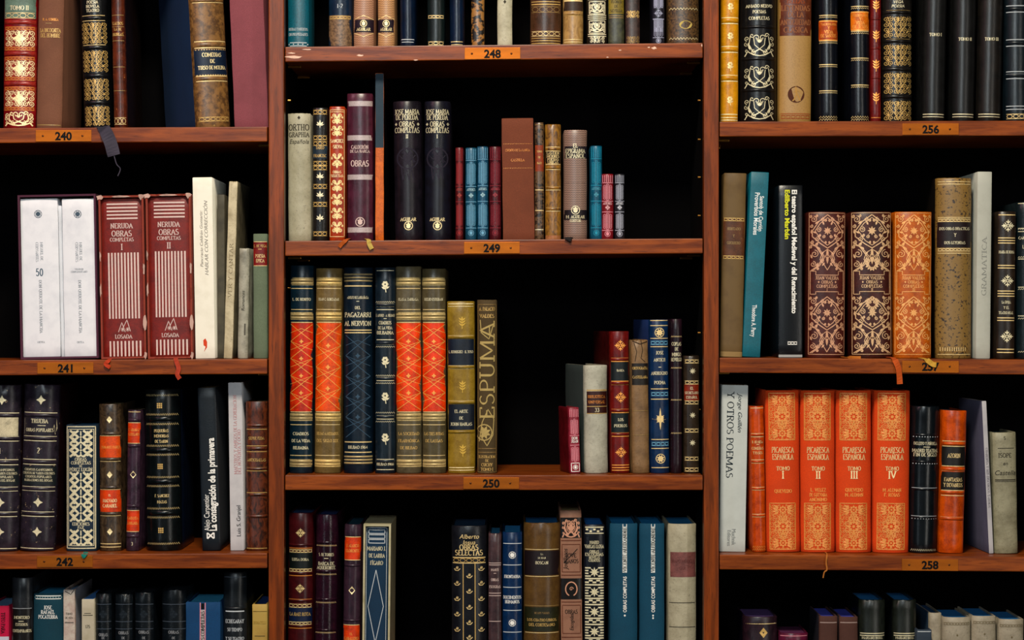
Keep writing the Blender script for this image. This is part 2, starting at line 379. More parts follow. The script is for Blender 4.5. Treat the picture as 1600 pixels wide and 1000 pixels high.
        for sx, sz, an in ((.2, .8, 1.2), (.4, .38, .6), (.62, .08, 2), (.7, .82, 2.4), (.5, .5, -.6), (.85, .22, 1.2), (.15, .15, -.9), (.6, .66, .4), (.35, .28, 2.2), (.9, .65, 1.6)):
            for sg in (-1, 1):
                a.leaf(cx+sg*sx*W/2, z0+sz*H, an if sg > 0 else math.pi-an, W*.13, W*.05)
        for k in range(8): a.leaf(cx, z0+.7*H, k*math.pi/4, W*.12, W*.05)
        a.ring(cx, z0+.26*H, W*.05, t); a.leaf(cx, z0+.26*H, math.pi/2, W*.22, W*.07); a.leaf(cx, z0+.26*H, -math.pi/2, W*.22, W*.07)
    elif kind == 'sunflower':
        for k in range(14): a.leaf(cx+W*.5*.45*math.cos(k*.4488), cz+W*.5*.45*math.sin(k*.4488), k*.4488, W*.22, W*.12)
        a.ring(cx, cz, W*.22, t*1.4)
    elif kind == 'picar':
        a.line([(x0, z0), (x1, z0), (x1, z1), (x0, z1), (x0, z0)], t*1.3)
        for q in (.14, .5, .86):
            z = z0+q*H; R = W*(.3 if q == .5 else .2)
            for k in range(8): a.leaf(cx+R*.3*math.cos(k*.7854), z+R*.3*math.sin(k*.7854), k*math.pi/4, R*.6, R*.36)
            a.ring(cx, z, R*.55, t*1.6, 16); a.disc(cx, z, R*.2, 8)
            if q == .5: a.line([(cx+R*(1.15 if k % 2 else .85)*math.cos(k*math.pi/8), z+R*(1.25 if k % 2 else .9)*math.sin(k*math.pi/8)) for k in range(17)], t*1.4)
            else:
                for k in (-1.2, -.4, .4, 1.2):
                    for sg in (-1, 1): a.leaf(cx+sg*W*.17*math.cos(k*.42), z+W*.15*math.sin(k*.42), (k*.42 if sg > 0 else math.pi-k*.42), W*.25, W*.08)
        rr = random.Random(3); n = 6; st = W/2/n
        for j in range(int(H/st)):
            for i in range(n):
                x = (i+.5)*st; z = z0+(j+.5)*st
                if min(math.hypot(x, z-(z0+q*H)) for q in (.14, .5, .86)) < W*.2: continue
                d = rr.random()*6.28
                for sg in (-1, 1): a.spiral(cx+sg*x, z, st*.52, .9, d if sg > 0 else math.pi-d, sg, t*.8)
        for z in (z0+.32*H, z0+.68*H):
            for sg in (-1, 1): a.ring(cx+sg*W*.09, z, W*.07, t*1.5, 10); a.ring(cx+sg*W*.05, z+W*.12, W*.05, t*1.2, 8); a.ring(cx+sg*W*.05, z-W*.12, W*.05, t*1.2, 8)
    elif kind == 'knot':            # woven strapwork
        n = max(1, int(round(H/(W*.62)))); st = H/n; T = t
        for j in range(n):
            b = z0+st*j
            for sg in (-1, 1):
                a.line([(cx+sg*W*.46, b), (cx+sg*W*.1, b+st*.5), (cx+sg*W*.46, b+st)], T)
                a.line([(cx+sg*W*.1, b), (cx+sg*W*.46, b+st*.5), (cx+sg*W*.1, b+st)], T)
                a.line([(cx+sg*W*.28, b+st*.05), (cx+sg*W*.28, b+st*.35), (cx+sg*W*.42, b+st*.5), (cx+sg*W*.28, b+st*.65), (cx+sg*W*.28, b+st*.95)], T*.75)
            a.line([(cx-W*.1, b), (cx, b+st*.12), (cx+W*.1, b)], T*.8); a.poly([(cx-W*.05, b+st*.5), (cx, b+st*.4), (cx+W*.05, b+st*.5), (cx, b+st*.6)])
            a.line([(cx, b+st*.1), (cx, b+st*.38)], T*.6); a.line([(cx, b+st*.62), (cx, b+st*.95)], T*.6)
    elif kind == 'steps':           # bars, stepped blocks and an eight-rayed star
        n = max(1, int(round(H/(W*1.0)))); st = H/n; u = st/16
        for j in range(n):
            b = z0+st*j
            a.rect(x0, x1, b, b+u*1.1); a.rect(x0, x1, b+u*5, b+u*6.1)
            for i in range(5):
                xx = x0+W*i/5; k = i % 2
                a.rect(xx, xx+W/5, b+u*(1.9+k*1.4), b+u*(3.2+k*1.4))
            for sg in (-1, 1):
                for zz in (7, 9.2, 11.4, 13.6): a.rect(cx+sg*W*.5, cx+sg*W*(.2 if zz in (7, 13.6) else .32), b+u*zz, b+u*(zz+1.1))
            for k in range(8): a.leaf(cx, b+u*10.8, k*math.pi/4, W*.27, W*.09)
    elif kind == 'lattice':         # crossed diagonals with little fleurons
        n = max(1, int(round(H/(W*.78)))); st = H/n
        for j in range(n):
            b = z0+st*j
            for sg in (-1, 1): a.line([(cx-sg*W/2, b), (cx+sg*W/2, b+st)], t); a.line([(cx-sg*W/2, b+st*.5), (cx+sg*W/2, b+st*1.0)] if j < n-1 else [(cx-sg*W/2, b+st*.5), (cx, b+st*.75)], t*.8)
            orn(a, cx, b+st, W*.11, 'cross') if j < n-1 else None
            orn(a, cx, b+st*.5, W*.03, 'diamond')
    elif kind == 'chain':
        n = max(3, int(W/(H*1.1))); st = W/n
        for i in range(n): a.ring(x0+st*(i+.5), cz, st*.42, t, 10, H*.36)
        a.rect(x0, x1, z0, z0+t); a.rect(x0, x1, z1-t, z1)
    elif kind == 'laurel':
        for k in range(14):
            t_ = math.radians(-70+k*11.5)
            for sg in (-1, 1): a.leaf(cx+sg*W*.33*math.cos(t_), cz+H*.36*math.sin(t_), (t_+1.9) if sg > 0 else math.pi-(t_+1.9), W*.15, W*.07)
        a.spiral(cx, cz, W*.12, 1.2, 0, 1, t)
    elif kind == 'capsule':         # fluted columns with rounded ends
        for i, q in enumerate((-.3, 0, .3)):
            x = cx+q*W; rr = W*.11; e = 0 if i == 1 else H*.07
            zt, zb = z1-e-rr, z0+e+rr
            a.line(A_(x, zt, rr, rr, 0, 180, 6)+A_(x, zb, rr, rr, 180, 360, 6)+[(x+rr, zt)], t)
            a.line([(x, zb), (x, zt)], t)

# ------------------------------------------------------------------ books
def spine_y(x, hw, b, sq=.92):
    u = min(1, abs(x)/hw); return b*(1-math.sqrt(max(0, 1-sq*u*u)))/(1-math.sqrt(1-sq))
SHELF = {}   # id -> (x0,z0,x1,z1,number)
def shelf_z(sid, x):
    x0, z0, x1, z1 = SHELF[sid][:4]; return z0+(z1-z0)*(x-x0)/(x1-x0)
def B(sid, xlb, xrb, xlt, xrt, yt, cover, label, deco=(), rnd=.22, rec=.034, yaw=0, boards=None, pages='a8966e', depth=None, ragged=0, soft=0, base=0, name='book', over=None, cat='book', ribbon=None, cap=0):
    xb = (X(xlb, rec)+X(xrb, rec))/2; xt = (X(xlt, rec)+X(xrt, rec))/2
    w_ = ((X(xrb)-X(xlb))+(X(xrt)-X(xlt)))/2*(D+rec)/D*.985
    z0 = shelf_z(sid, xb)+base; H = Z(yt, rec)-z0; lean = math.atan2(xt-xb, H); H = math.hypot(H, xt-xb)
    slope = math.atan2(SHELF[sid][3]-SHELF[sid][1], SHELF[sid][2]-SHELF[sid][0])
    d = depth or min(.165, max(.07, H*.66)); hw = w_/2; b = rnd*w_*(1.3 if rnd > .09 else 1)
    lift = abs(math.sin(lean+slope))*hw+.0002
    root = empty(name, (xb+math.sin(lean)*0, rec, z0+lift), label, cat, 'books on shelf '+SHELF[sid][4])
    root.rotation_mode = 'XYZ'; root.matrix_world = Matrix.Translation((xb, rec, z0+lift)) @ Matrix.Rotation(lean, 4, 'Y') @ Matrix.Rotation(yaw, 4, 'Z')
    cov = Mt(cover); rr = random.Random(label)
    def z(py): return max(.0005, min(H-.0005, (Z(py, rec)-z0)/math.cos(lean)))
    # cover: U section, spine in front, two boards behind
    th = .0012 if soft else .0024; ov = 0 if soft else .0025
    NS = 20; xs = [-hw+2*hw*i/NS for i in range(NS+1)]
    # denser near the edges
    xs = [hw*math.sin(math.pi/2*(2*i/NS-1)) for i in range(NS+1)]
    outer = [(x, spine_y(x, hw, b)) for x in xs]
    jt = b+.004
    if soft: outer = [(-hw, d)]+outer+[(hw, d)]
    else: outer = [(-hw, d), (-hw, jt+.003), (-hw+.0009, jt+.0015)]+outer+[(hw-.0009, jt+.0015), (hw, jt+.003), (hw, d)]
    inner = [(-hw+th, d)]+[(x*(hw-th)/hw, spine_y(x, hw, b)+th) for x in xs]+[(hw-th, d)]
    V = []; Fc = []; MI = []; mats = [cov]; wph = rr.random()*7
    bmat = Mt(boards) if boards else None
    if bmat: mats.append(bmat)
    nz = 14; no, ni = len(outer), len(inner)
    zr = [0, .0008]+[H*k/nz for k in range(1, nz)]+[H-.0008, H]
    for k, zz in enumerate(zr):
        ins = .0006 if k in (0, len(zr)-1) else 0
        for (x, y) in outer:
            dz = 0
            if ragged and k >= len(zr)-2 and y < b+.002: dz = -abs(rr.gauss(0, 1))*ragged
            wob = (math.sin(zz*90+wph)*.00018) if not soft else 0
            cr = cap*.0016*math.exp(-((H-zz)/.003)**2) if y < b else 0
            V.append((x*(1-ins/hw)+wob, y+ins*(.8 if y < d-.001 else 0)-cr, max(0, zz+dz)))
    nr = len(zr)
    for k in range(nr-1):
        for i in range(no-1):
            Fc.append((k*no+i, k*no+i+1, (k+1)*no+i+1, (k+1)*no+i))
            isb = outer[i][1] > b+.012 or outer[i+1][1] > b+.012
            MI.append(1 if (bmat and isb) else 0)
    # rims and inner wall
    o1 = len(V)
    for zz in (0, H):
        for (x, y) in inner: V.append((x, y, zz if not ragged or zz == 0 else zz-ragged*.6))
    for i in range(ni-1): Fc.append((o1+i+1, o1+i, o1+ni+i, o1+ni+i+1)); MI.append(0)
    def rim(row, ib, flip):
        # match outer to inner by spine section
        off = (no-(NS+1))//2
        for i in range(NS):
            q = (row*no+off+i, row*no+off+i+1, ib+2+i, ib+1+i); Fc.append(q[::-1] if flip else q); MI.append(0)
        for (a0, a1, bb, cc) in ((row*no, row*no+off, ib, ib+1),):
            Fc.append(tuple([ib, ib+1]+[row*no+off-j for j in range(off+1)])); MI.append(0)
            Fc.append(tuple([ib+ni-1]+[row*no+no-1-j for j in range(off+1)]+[ib+ni-2])); MI.append(0)
    rim(0, o1, True); rim(nr-1, o1+ni, False)
    Fc.append((0, o1, o1+ni, (nr-1)*no)); MI.append(0); Fc.append((no-1, (nr-1)*no+no-1, o1+2*ni-1, o1+ni-1)); MI.append(0)
    # tooling joins the cover mesh
    arts = {}; letters = {}; labels = []; bandn = []
    def art(dct, m):
        if m not in dct: dct[m] = Art()
        return dct[m]
    k1 = S*(D+rec)/D; cl = [0, None]
    ty = {id(e): (e[1] if e[0] == 't' else (e[1]+e[2])/2) for e in deco if e[0] in 'tv'}
    tl = sorted(set(ty.values())); grp = {}; g_ = 0
    for i, y_ in enumerate(tl):
        if i and y_-tl[i-1] > 20: g_ += 1
        grp[y_] = g_
    for e in deco:
        c = e[0]
        if c == 'L': art(arts, G(e[3])).rect(e[4]*hw if len(e) > 4 else -.93*hw, e[5]*hw if len(e) > 5 else .93*hw, z(e[1])-e[2]*k1/2, z(e[1])+e[2]*k1/2)
        elif c == 'LL':
            for q in e[1]: art(arts, G(e[3])).rect(-.93*hw, .93*hw, z(q)-e[2]*k1/2, z(q)+e[2]*k1/2)
        elif c == 'Z':   # wavy or saw line
            n = max(6, int(w_/(e[4]*k1 if len(e) > 4 else .0028)))*2; zz = z(e[1])
            art(arts, G(e[3])).line([(-.92*hw+1.84*hw*i/n, zz+(e[2]*k1/2 if i % 2 else -e[2]*k1/2)) for i in range(n+1)], .0006)
        elif c == 'D':
            n = max(4, int(w_/(e[2]*k1*2.6)))
            for i in range(n): art(arts, G(e[3])).disc(-.88*hw+1.76*hw*i/(n-1), z(e[1]), e[2]*k1/2, 6)
        elif c == 'P': labels.append((z(e[2]), z(e[1]), e[3], (e[4] if len(e) > 4 else -.97)*hw, (e[5] if len(e) > 5 else .97)*hw))
        elif c == 't':
            text_art(art(letters, (G(e[4]), grp[ty[id(e)]])), e[3], (e[7] if len(e) > 7 else 0)*hw, z(e[1]), e[2]*k1, w_*(e[5] if len(e) > 5 else .84), e[6] if len(e) > 6 else 's')
        elif c == 'v':   # y0,y1,xfrac,h,text,col,dir,font
            text_art(art(letters, (G(e[6]), grp[ty[id(e)]])), e[5], e[3]*hw, (z(e[1])+z(e[2]))/2, e[4]*k1, abs(z(e[1])-z(e[2])), e[8] if len(e) > 8 else 's', e[7], force=True)
        elif c == 'o': orn(art(arts, G(e[4])), (e[5] if len(e) > 5 else 0)*hw, z(e[1]), e[2]*k1, e[3])
        elif c == 'F':
            filigree(art(arts, G(e[4])), (e[5] if len(e) > 5 else -.92)*hw, (e[6] if len(e) > 6 else .92)*hw, z(e[2]), z(e[1]), e[3], (e[7] if len(e) > 7 else .7)*k1)
        elif c == 'C':   # vertical stripes y0,y1,n,th,col,x0,x1
            for i in range(e[3]):
                x = hw*(e[6]+(e[7]-e[6])*i/max(1, e[3]-1)); art(arts, G(e[5])).rect(x-e[4]*k1/2, x+e[4]*k1/2, z(e[2]), z(e[1]))
        elif c == 'R':
            x0, x1, a0, a1 = e[3]*hw, e[4]*hw, z(e[2]), z(e[1]); art(arts, G(e[6])).line([(x0, a0), (x1, a0), (x1, a1), (x0, a1), (x0, a0)], e[5]*k1)
        elif c == 'G':   # free polyline: pts (xfrac,y), th, col
            art(arts, G(e[3])).line([(p_[0]*hw, z(p_[1])) for p_ in e[1]], e[2]*k1)
        elif c == 'K':   # filled polygon of the cover tooling
            art(arts, (G(e[2]), 'k')).poly([(p_[0]*hw, z(p_[1])) for p_ in e[1]])
        elif c == 'W':   # wide colour section of the binding, y0,y1,mat
            m = Mt(e[3]); art(arts, (m, 'wide')).rect(-.995*hw, .995*hw, z(e[2]), z(e[1]), .001)
        elif c == 'B': bandn.append((z(e[1]), (e[2] if len(e) > 2 else 5)*k1/2, e[3] if len(e) > 3 else None))
    def wrap(a, off):
        out = []
        for (x, zz) in a.v:
            x = max(-hw*.999, min(hw*.999, x)); out.append((x, spine_y(x, hw, b)-off, zz))
        return out
    for m, a in arts.items():
        wide = isinstance(m, tuple) and m[1] == 'wide'; kk = isinstance(m, tuple) and m[1] == 'k'
        if isinstance(m, tuple): m = m[0]
        under = kk or not wide and m.name.split('_')[0] in ('leather', 'cloth', 'paper')
        n = len(V); V += wrap(a, .00012 if wide else .00024 if under else .00036); Fc += [tuple(n+i for i in q) for q in a.f]; mats.append(m); MI += [len(mats)-1]*len(a.f)
    me = bpy.data.meshes.new('cover'); me.from_pydata(V, [], Fc)
    for m in mats: me.materials.append(m)
    me.polygons.foreach_set('material_index', MI)
    me.polygons.foreach_set('use_smooth', [i < (nr-1)*(no-1) for i in range(len(Fc))]); me.update()
    me.validate()
    link('cover', me, root)
    # page block with a hollow curve behind the head of the spine
    pv = []; pf = []; px = [(-hw+th+.0001, d-ov)]+[(x*(hw-th-.0002)/hw, spine_y(x, hw, b)+th+.0012) for x in xs]+[(hw-th-.0001, d-ov)]
    zt = H-ov-(ragged*2 if ragged else 0)-(.0004 if soft else 0)
    for zz in (ov*.9+.0003, zt): pv += [(x, y, zz) for x, y in px]
    n = len(px); pf = [(i, (i+1) % n, n+(i+1) % n, n+i) for i in range(n)]+[tuple(range(n))[::-1], tuple(range(n, 2*n))]
    mesh('page_block', pv, pf, [mat('pages', pages)], root)
    for (za, zb, m, xa, xb_) in labels:
        a = Art(); rws = 1; a.rect(xa, xb_, za, zb, .001)
        v = wrap(a, .0002); o = mesh('title_label', v, a.f, [mat('leather', m, None, rough=.45) if isinstance(m, str) else m], root, smooth=True)
    for (zc, hh, m) in bandn:
        vv = []; ff = []; np_ = 6; bx = [hw*math.sin(math.pi/2*(2*i/16-1))*.985 for i in range(17)]
        for x in bx:
            for j in range(np_+1):
                t_ = math.pi*j/np_; vv.append((x, spine_y(x, hw, b)-math.sin(t_)*min(.0019, hh*.9)*(1-.6*(abs(x)/hw)**6)+.0002, zc-hh*math.cos(t_)))
        for i in range(16):
            for j in range(np_): q = i*(np_+1)+j; ff.append((q, q+np_+1, q+np_+2, q+1))
        mesh('raised_band', vv, ff, [Mt(m) if m else cov], root, smooth=True)
    for (m, _), a in letters.items():
        mesh('lettering', wrap(a, .0005), a.f, [m], root)
    if ribbon:
        for (pts, wd, m) in ribbon: ribbon_strip(root, pts, wd, m)
    return root
def ribbon_strip(root, pts, wd, m):
    """pts: (px, py, Y) world path; strip with thickness, twisting slightly"""
    P = [Vector((X(a, c), c, Z(b_, c))) for a, b_, c in pts]
    q = []
    for i in range(len(P)-1):
        p0 = P[max(0, i-1)]; p1 = P[i]; p2 = P[i+1]; p3 = P[min(len(P)-1, i+2)]
        for k in range(5):
            t = k/5; q.append(.5*((2*p1)+(p2-p0)*t+(2*p0-5*p1+4*p2-p3)*t*t+(3*p1-p0-3*p2+p3)*t**3))
    q.append(P[-1]); inv = root.matrix_world.inverted(); V = []; Fc = []
    for i, p_ in enumerate(q):
        t = (q[min(len(q)-1, i+1)]-q[max(0, i-1)]).normalized()
        side = t.cross(Vector((0, 1, 0)) if abs(t.y) < .8 else Vector((0, 0, 1))).normalized()
        side = (side+Vector((0, .25*math.sin(i*.5), 0))).normalized()
        if i and side.dot(ls) < 0: side = -side
        ls = side; nrm = side.cross(t).normalized()*.00025
        for sg, nn in ((-1, 1), (1, 1), (1, -1), (-1, -1)): V.append(inv @ (p_+side*sg*wd*S/2+nrm*nn))
    n = len(q)
    for i in range(n-1):
        for j in range(4): Fc.append((i*4+j, i*4+(j+1) % 4, (i+1)*4+(j+1) % 4, (i+1)*4+j))
    Fc += [(0, 1, 2, 3), ((n-1)*4+3, (n-1)*4+2, (n-1)*4+1, (n-1)*4)]
    mesh('ribbon_bookmark', [tuple(v) for v in V], Fc, [mat('cloth', m)], root, smooth=False)
def slipcase(sid, xlb, xrb, xlt, xrt, yt, m, label, rec=.031, worn=0, mark=None, depth=.15):
    xb = (X(xlb, rec)+X(xrb, rec))/2; xt = (X(xlt, rec)+X(xrt, rec))/2; w_ = ((X(xrb)-X(xlb))+(X(xrt)-X(xlt)))/2*(D+rec)/D*.99; hw = w_/2
    z0 = shelf_z(sid, xb); H = Z(yt, rec)-z0; lean = math.atan2(xt-xb, H); lift = abs(math.sin(lean))*hw+.0004
    r = empty('slipcase', (0, 0, 0), label, 'slipcase', 'slipcases on shelf '+SHELF[sid][4])
    r.matrix_world = Matrix.Translation((xb, rec, z0+lift)) @ Matrix.Rotation(lean, 4, 'Y')
    t = .0026; bm = bmesh.new(); d = depth
    o = [(-hw, 0), (hw, 0), (hw, H), (-hw, H)]; i_ = [(-hw+t, t), (hw-t, t), (hw-t, H-t), (-hw+t, H-t)]
    nsub = 14; rr = random.Random(5)
    of = []; if_ = []; ib = []; ob = []
    for k in range(4):
        for j in range(nsub):
            f = j/nsub; a, b_ = o[k], o[(k+1) % 4]; c, e = i_[k], i_[(k+1) % 4]; jg = worn*abs(rr.gauss(0, 1))*.0012
            of.append(bm.verts.new((a[0]+(b_[0]-a[0])*f, jg, a[1]+(b_[1]-a[1])*f)))
            if_.append(bm.verts.new((c[0]+(e[0]-c[0])*f, jg+.0003, c[1]+(e[1]-c[1])*f)))
            ob.append(bm.verts.new((a[0]+(b_[0]-a[0])*f, d, a[1]+(b_[1]-a[1])*f)))
            ib.append(bm.verts.new((c[0]+(e[0]-c[0])*f, d-t, c[1]+(e[1]-c[1])*f)))
    n = len(of)
    for k in range(n):
        j = (k+1) % n
        bm.faces.new((of[k], of[j], if_[j], if_[k])); bm.faces.new((of[j], of[k], ob[k], ob[j])); bm.faces.new((if_[k], if_[j], ib[j], ib[k]))
    bm.faces.new(ob); bm.faces.new(ib[::-1]); bmesh.ops.recalc_face_normals(bm, faces=bm.faces)
    me = bpy.data.meshes.new('case_shell'); bm.to_mesh(me); bm.free(); me.materials.append(m); link('case_shell', me, r)
    if worn:
        V = []; Fc = []
        for (x, zz, sx, sz) in ((-hw+.002, H-.002, .004, .004), (hw-.003, H-.001, .0035, .0045), (hw-.001, H*.55, .0013, .007), (hw-.0008, H*.22, .0022, .009), (-hw+.001, H*.63, .0012, .006), (0, H-.0013, .012, .0012), (-hw+.001, H*.42, .0012, .008), (hw-.001, .004, .002, .005)):
            bmv = [(x+sx*math.cos(a)*(.6+.8*rr.random()), -.0004-.0003*rr.random(), min(H+.001, zz+sz*math.sin(a)*(.6+.8*rr.random()))) for a in [6.283*k/11 for k in range(11)]]
            n = len(V); V += bmv+[(p_[0], .0006, p_[2]) for p_ in bmv]; Fc.append(tuple(range(n, n+11))[::-1]); Fc += [(n+k, n+(k+1) % 11, n+11+(k+1) % 11, n+11+k) for k in range(11)]
        mesh('torn_paper', V, Fc, [mat('paper', 'b5968a', '6b4a40')], r)
    return r

# ------------------------------------------------------------------ the bookcase
WH = mat('wood', '8a481c', '5e2a0e', dir=(1.2, 14, 14)); WV = mat('wood', '824018', '5c2c10', dir=(14, 14, 1.2))
SHADE = mat('paint', '050405', None); BRASS = mat('metal', 'a87a3c'); PLATE = mat('metal', 'a8601f', None, rough=.45)  # side and back panels near black: interior shade put into their colour
def shelf(sid, pxl, pxr, yl, yr, num, plate=None, above=0):
    x0, x1 = X(pxl), X(pxr); z0, z1 = Z(yl), Z(yr); SHELF[sid] = (x0, z0, x1, z1, num)
    lab = {'a': 'wooden shelf board above the photographed rows', 'b': 'wooden shelf board under the lowest row of books'}.get(above) or 'reddish wooden shelf board carrying the number plate '+num
    lab += {'L': ' in the left column', 'M': ' in the middle column', 'R': ' in the right column'}[sid[0]]
    r = empty('bookcase_shelf', (x0, 0, z0), lab, 'shelf', 'bookcase shelves')
    o = bevbox('shelf_board', 0, x1-x0, 0, .235, -.0198, 0, WH, r, .0012, z1-z0)
    if plate:
        pl, pr, pt, pb = plate; px0, px1 = X(pl)-x0, X(pr)-x0
        zc = Z((pt+pb)/2)-z0
        p = bevbox('number_plate', px0, px1, -.0012, -.0001, zc-(pb-pt)/2*S, zc+(pb-pt)/2*S, PLATE, r, .0003, (z1-z0)*(px1-px0)/(x1-x0))
        for q in (.13, .84):
            bm = bmesh.new(); bmesh.ops.create_uvsphere(bm, u_segments=12, v_segments=6, radius=.0015)
            for v in bm.verts: v.co = Vector((px0+(px1-px0)*q+v.co.x, -.0012+v.co.y*.4, zc+v.co.z))
            me = bpy.data.meshes.new('screw'); bm.to_mesh(me); bm.free(); me.materials.append(mat('metal', '5a3216')); s_ = link('screw', me, p)
        a = Art(); text_art(a, num, (px0+px1)/2, zc, 12.5*S, .05, 'N')
        v = [(x, -.0016, z) for x, z in a.v]; n = len(v); v2 = v+[(x, -.00115, z) for x, _, z in v]
        mesh('number_lettering', v, a.f, [mat('ink', '060404')], p)
    return r
shelf('La', -235, 417.5, -126, -130, 'top left', None, 'a')
shelf('L0', -235, 417.5, 201.3, 198, '240', (56, 143, 203.5, 221.5))
shelf('L1', -235, 417.5, 564.3, 561, '241', (58.5, 146, 566.5, 584))
shelf('L2', -235, 417.5, 867, 864.5, '242', (58, 145, 868.5, 886.5))
shelf('L3', -235, 417.5, 1165, 1165, 'below 242', None, 'b')
shelf('Ma', 445.5, 1098, -196, -204, 'top middle', None, 'a')
shelf('M0', 445.5, 1098, 73.3, 67, '248', (726, 813, 75, 93))
shelf('M1', 445.5, 1098, 376.5, 372.5, '249', (725, 812, 378.5, 396.5))
shelf('M2', 445.5, 1098, 742.5, 742.5, '250', (724, 811, 746, 764))
shelf('M3', 445.5, 1098, 1085, 1085, 'below 250', None, 'b')
shelf('Ra', 1124.5, 1778, -160, -160, 'top right', None, 'a')
shelf('R0', 1124.5, 1778, 190, 188, '256', (1410, 1498, 193, 211))
shelf('R1', 1124.5, 1778, 559, 563, '257', (1409.5, 1498, 563.5, 582))
shelf('R2', 1124.5, 1778, 866.5, 871, '258', (1409, 1497, 873.5, 891.5))
shelf('R3', 1124.5, 1778, 1165, 1165, 'below 258', None, 'b')
bc = empty('bookcase', (X(772), 0, Z(1250)), 'tall reddish wooden bookcase frame with three columns of shelves', 'bookcase')
ox, oz = bc.location.x, bc.location.z
for pl, pr in ((-262, -237), (419.8, 444), (1099.5, 1123), (1780, 1804)):
    bevbox('upright', X(pl)-ox, X(pr)-ox, -.002, .02, 0, Z(-260)-oz, WV, bc, .0015)
    bevbox('side_panel', X(pl)-ox+.0003, X(pr)-ox-.0003, .0201, .24, 0, Z(-260)-oz, SHADE, bc, .0003)
bevbox('back_panel', X(-262)-ox, X(1804)-ox, .2405, .25, 0, Z(-260)-oz, SHADE, bc, .0005)
bevbox('plinth', X(-262)-ox, X(1804)-ox, .012, .24, -.03, -.0001, WV, bc, .001)
def peg(px, py, Y, m=BRASS, L_=.0035, side=1, r_=.0014):
    bm = bmesh.new(); bmesh.ops.create_cone(bm, segments=10, radius1=r_, radius2=r_*.8, depth=L_, cap_ends=True, matrix=Matrix.Rotation(math.pi/2, 4, 'Y'))
    for v in bm.verts: v.co += Vector((px-side*L_/2-ox, Y, py-oz))
    me = bpy.data.meshes.new('peg_sleeve'); bm.to_mesh(me); bm.free(); me.materials.append(m); link('peg_sleeve', me, bc)
for py in (157, 218, 277, 337, 520, 640): peg(X(1099.5), Z(py, .055), .055, side=1)
for py in (450, 157): peg(X(444), Z(py, .055), .055, side=-1)
for sid in ('La', 'L0', 'L1', 'L2', 'M0', 'M1', 'M2', 'R0', 'R1', 'R2', 'Ma', 'Ra'):
    x0, z0, x1, z1, _ = SHELF[sid]
    for x, z, sg in ((x0, z0, 1), (x1, z1, -1)):
        for Y in (.05, .19):
            xa, xb = sorted((x+sg*-.0006, x+sg*.017)); bevbox('shelf_pin', xa-ox, xb-ox, Y-.003, Y+.003, z-.0198-.0032-oz, z-.0199-oz, BRASS, bc, .0008)
# chips of paint missing from the front edges
def chips(sid, pts, m):
    x0, z0, x1, z1, _ = SHELF[sid]; root = [o for o in COL.objects if o.name.startswith('bookcase_shelf') and abs(o.location.x-x0) < 1e-6 and abs(o.location.z-z0) < 1e-6][0]
    for (px, py, sx, sy) in pts:
        rr = random.Random(px); V = [(X(px)-x0+sx*S*math.cos(a)*(.6+.8*rr.random()), -.0003, Z(py)-z0+sy*S*math.sin(a)*(.6+.8*rr.random())) for a in [6.283*k/12 for k in range(12)]]
        V += [(p_[0], .0002, p_[2]) for p_ in V]; f = [tuple(range(12))]+[((k+1) % 12, k, 12+k, 12+(k+1) % 12) for k in range(12)]
        mesh('chipped_edge', V, f, [m], root)
CH = mat('paper', 'd8b8a4', 'a8806c')
chips('M0', [(460, 89, 12, 1.8), (455, 83, 5, .9), (480, 77.3, 7, .7), (562, 86.5, 5, 1.3), (650, 94, 3, .8), (969, 78.5, 2, .8), (1022, 75, 4, 1.8), (1014, 74, 2, .8), (949, 89.5, 2, .8), (1096.5, 71, .8, 2)], CH)

# ------------------------------------------------------------------ left column
LE = lambda c, c2=None, **k: mat('leather', c, c2, **k)
CL = lambda c, **k: mat('cloth', c, None, **k)
BLK = LE('101113', '08090a'); NAV = LE('0e1b2b', '0a121d')
def gold_panels(ys, col='gilt', size=13, kind='damask'): return [('o', y, size, kind, col) for y in ys]
B('L0', 4, 53.5, 4, 57.5, -70, LE('7c1418', '5a0c12'), 'crimson leather volume with gilt diamond panels, leftmost on shelf 240',
  [('P', -20, 29, '5f7467'), ('F', 20, 29, 'chain', 'gilt'), ('t', 12.5, 6.5, 'TOMO II', 'cream', .6)] +
  [q for y in (60, 107, 154) for q in (('W', y-18, y+19, LE('8c3428')), ('F', y-12, y+13, 'scroll', 'lite', -.9, .9, .8), ('K', [(-.72, y), (0, y-15), (.72, y), (0, y+15)], LE('5c0e14')), ('o', y, 10, 'cross', 'lite'), ('F', y-18, y-13, 'chain', 'redg'), ('F', y+14, y+19, 'chain', 'redg'))] +
  [('B', y, 7, LE('8d2a22')) for y in (35, 84, 131)]+[('L', y, 2, 'gilt') for y in (33, 37, 82, 86, 129, 133)] +
  [('F', 175, 197, 'heart', 'lite', -.9, .9, .9), ('L', 188, 1, '7c1418')], rnd=.16, ragged=0)
B('L0', 56, 95.5, 60, 101, -60, CL('6e4a38'), 'plain brown cloth book right of the crimson gilt volume on shelf 240',
  [('t', 31, 3.6, 'R. A. CORREA', 'orng', .62), ('L', 37, 1, 'dim', -.4, .1), ('t', 48, 6, 'LA INCOGNITA', 'gold', .82), ('t', 56, 6, 'DEL HOMBRE', 'gold', .78), ('L', 196, 1.5, 'dim')], rnd=.12)
